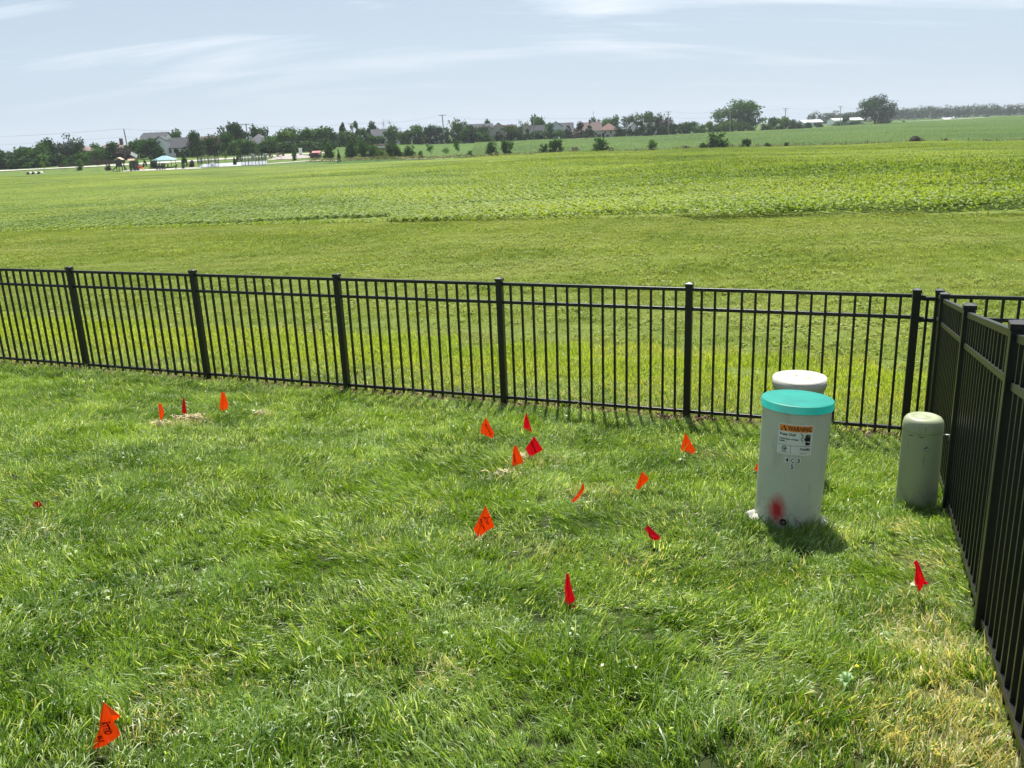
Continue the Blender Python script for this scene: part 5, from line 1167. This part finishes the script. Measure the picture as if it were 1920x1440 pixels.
MB().box((0, 0, .75), (2.1, 1.8, 1.5)).build('wall', plain('dark_red_board', (.10, .03, .04), .6), t); r_ = prism_roof(2.1, 1.8, .5, 'x', .15, .1).build('roof', plain('dull_red_roof', (.40, .09, .09), .6), t); r_.location = (0, 0, 1.5)
MB().box((.3, -.93, .7), (.8, .06, .9)).build('door', Mdkp, t)
b_ = gpt(600, 243); t = empty('signpost', b_, 'thin sign post with reddish plate in front of the red kiosk', 'sign'); MB().tube((0, 0, 0), (0, 0, 1.8), .05, .05, 5).build('post', Mdkp, t); MB().box((0, -.06, 1.5), (.7, .04, .6)).build('plate', plain('pinkish_plate', (.5, .25, .25)), t)
b_ = gpt(254, 258); t = empty('solar_panel_stand', b_, 'tilted white panel on a post right of the leaning pole', 'panel'); MB().tube((0, 0, 0), (0, 0, 2.2), .08, .08, 6).build('post', Mdkp, t); MB().box((0, 0, 2.5), (1.9, .12, .9), Matrix.Rotation(R(32), 3, 'Y')).build('panel', WALL['white'], t)
b_ = gpt(770, 368); t = empty('roadside_sign', b_, 'tall post with white plates in front of the broad round crown', 'sign'); MB().tube((0, 0, 0), (0, 0, 3.2), .08, .08, 6).build('post', Mdkp, t)
for z in (1.3, 2.9): MB().box((0, -.12, z), (.9, .06, .7)).build('plate', WALL['white'], t)

# ------------------------------------------------------------------ poles and wires
Mpo = plain('pole_wood', (.36, .33, .30), .9, .1, .15, 2); Mwi = plain('cable', (.10, .10, .11), .7)
tops = []
for px, top, ptx, Y, arm, lab in ((243, 242, 232, 300, 0, 'pale leaning pole above the playground, leftmost'), (467, 232, 461, 318, 1, 'pole with crossarm in front of the tall tree pair'), (663, 231, 660, 350, 1, 'slim pole beside the right conifer spire'), (834, 215, 829, 372, 1, 'tall thin pole near the middle left, leaning slightly'),
    (1002, 222, 1000, 384, 1, 'slim pole in front of the dark-roofed house'), (1253, 209, 1253, 424, 2, 'pole with double crossarm in the middle right'), (1369, 204, 1369, 432, 2, 'pole standing in front of the huge broad tree'), (1472, 203, 1473, 500, 2, 'crossarm pole right of the huge broad tree'), (1576, 199, 1576, 600, 2, 'distant crossarm pole by the white barn'), (1661, 209, 1661, 640, 0, 'short pole at the right of the big lone tree'), (1745, 207, 1745, 760, 1, 'faint distant pole, left of the two over the far woods'), (1825, 200, 1825, 850, 1, 'faint distant pole, right of the two over the far woods')):
    b_ = gpt(px, Y); tp = at(ptx, top, Y) - b_; t = empty('utility_pole', b_, lab, 'utility pole', 'utility poles along the road')
    MB().tube((0, 0, -.3), tp, .26, .17, 8).build('pole', Mpo, t)
    arms = []
    if arm: MB().box(tp + Vector((0, -.2, -.3)), (2.8, .16, .18)).build('crossarm', Mpo, t)
    if arm == 2: MB().box(tp + Vector((0, -.2, -1.3)), (2.2, .16, .18)).build('crossarm', Mpo, t)
    for x in (-1.2, 0, 1.2) if arm else (0,): MB().tube(tp + Vector((x, -.2, -.2)), tp + Vector((x, -.2, .12)), .08, .05, 6).build('insulator', Mdkp, t)
    tops.append((b_ + tp, px))
b_ = gpt(1113, 440); t = empty('antenna_mast', b_, 'thin antenna mast rising over the tan house', 'antenna'); MB().tube((0, 0, 0), (0, 0, at(1113, 208, 440).z - b_.z), .14, .07, 5).build('mast', Mpo, t); MB().bar((-.8, 0, at(1113, 212, 440).z - b_.z), (.8, 0, at(1113, 212, 440).z - b_.z), .06, .06).build('aerial', Mpo, t)
chain = [at(-420, 262, 280)] + [p for p, _ in tops] + [at(2300, 190, 1000)]
sides = ['at the far left edge', 'left of the tall tree pair', 'over the long tree bank', 'over the bare trees', 'over the round crowns', 'over the estate houses', 'left of the huge broad tree', 'right of the huge broad tree', 'over the long white shed', 'over the big lone tree', 'over the far woods', 'over the far woods further right', 'at the far right edge']
for i, (a, b_) in enumerate(zip(chain[:-1], chain[1:])):
    for j, (dx, dz) in enumerate(((-1.2, .1), (1.2, .1), (0, -2.4), (0, -4.2))):
        mb = MB(); n = 12; pv = None
        for k in range(n + 1):
            p = a.lerp(b_, k / n) + Vector((dx, 0, dz - 1.4 * 4 * (k / n) * (1 - k / n))); 
            if pv is not None: mb.tube(pv, p, .014 if j < 2 else .018, None, 4, False)
            pv = p
        tag(mb.build('power_line', Mwi), ('%s overhead wire ' % ('near upper', 'second upper', 'middle', 'lowest')[j]) + sides[i], 'wire', 'overhead wires between the poles')

# ------------------------------------------------------------------ air
hb = MB().box((0, 1500, 27), (5000, 3400, 78)).mesh('haze'); hm = bpy.data.materials.new('haze'); hm.use_nodes = True; ht = hm.node_tree; ht.nodes.clear()
ho = ht.nodes.new('ShaderNodeOutputMaterial'); pv_ = ht.nodes.new('ShaderNodeVolumePrincipled'); pv_.inputs['Color'].default_value = (.80, .87, .95, 1); pv_.inputs['Density'].default_value = .00016; pv_.inputs['Anisotropy'].default_value = .3
ht.links.new(pv_.outputs[0], ho.inputs['Volume']); hb.materials.append(hm); hz_o = link('haze', hb); tag(hz_o, 'thin summer haze over the fields', kind='stuff')
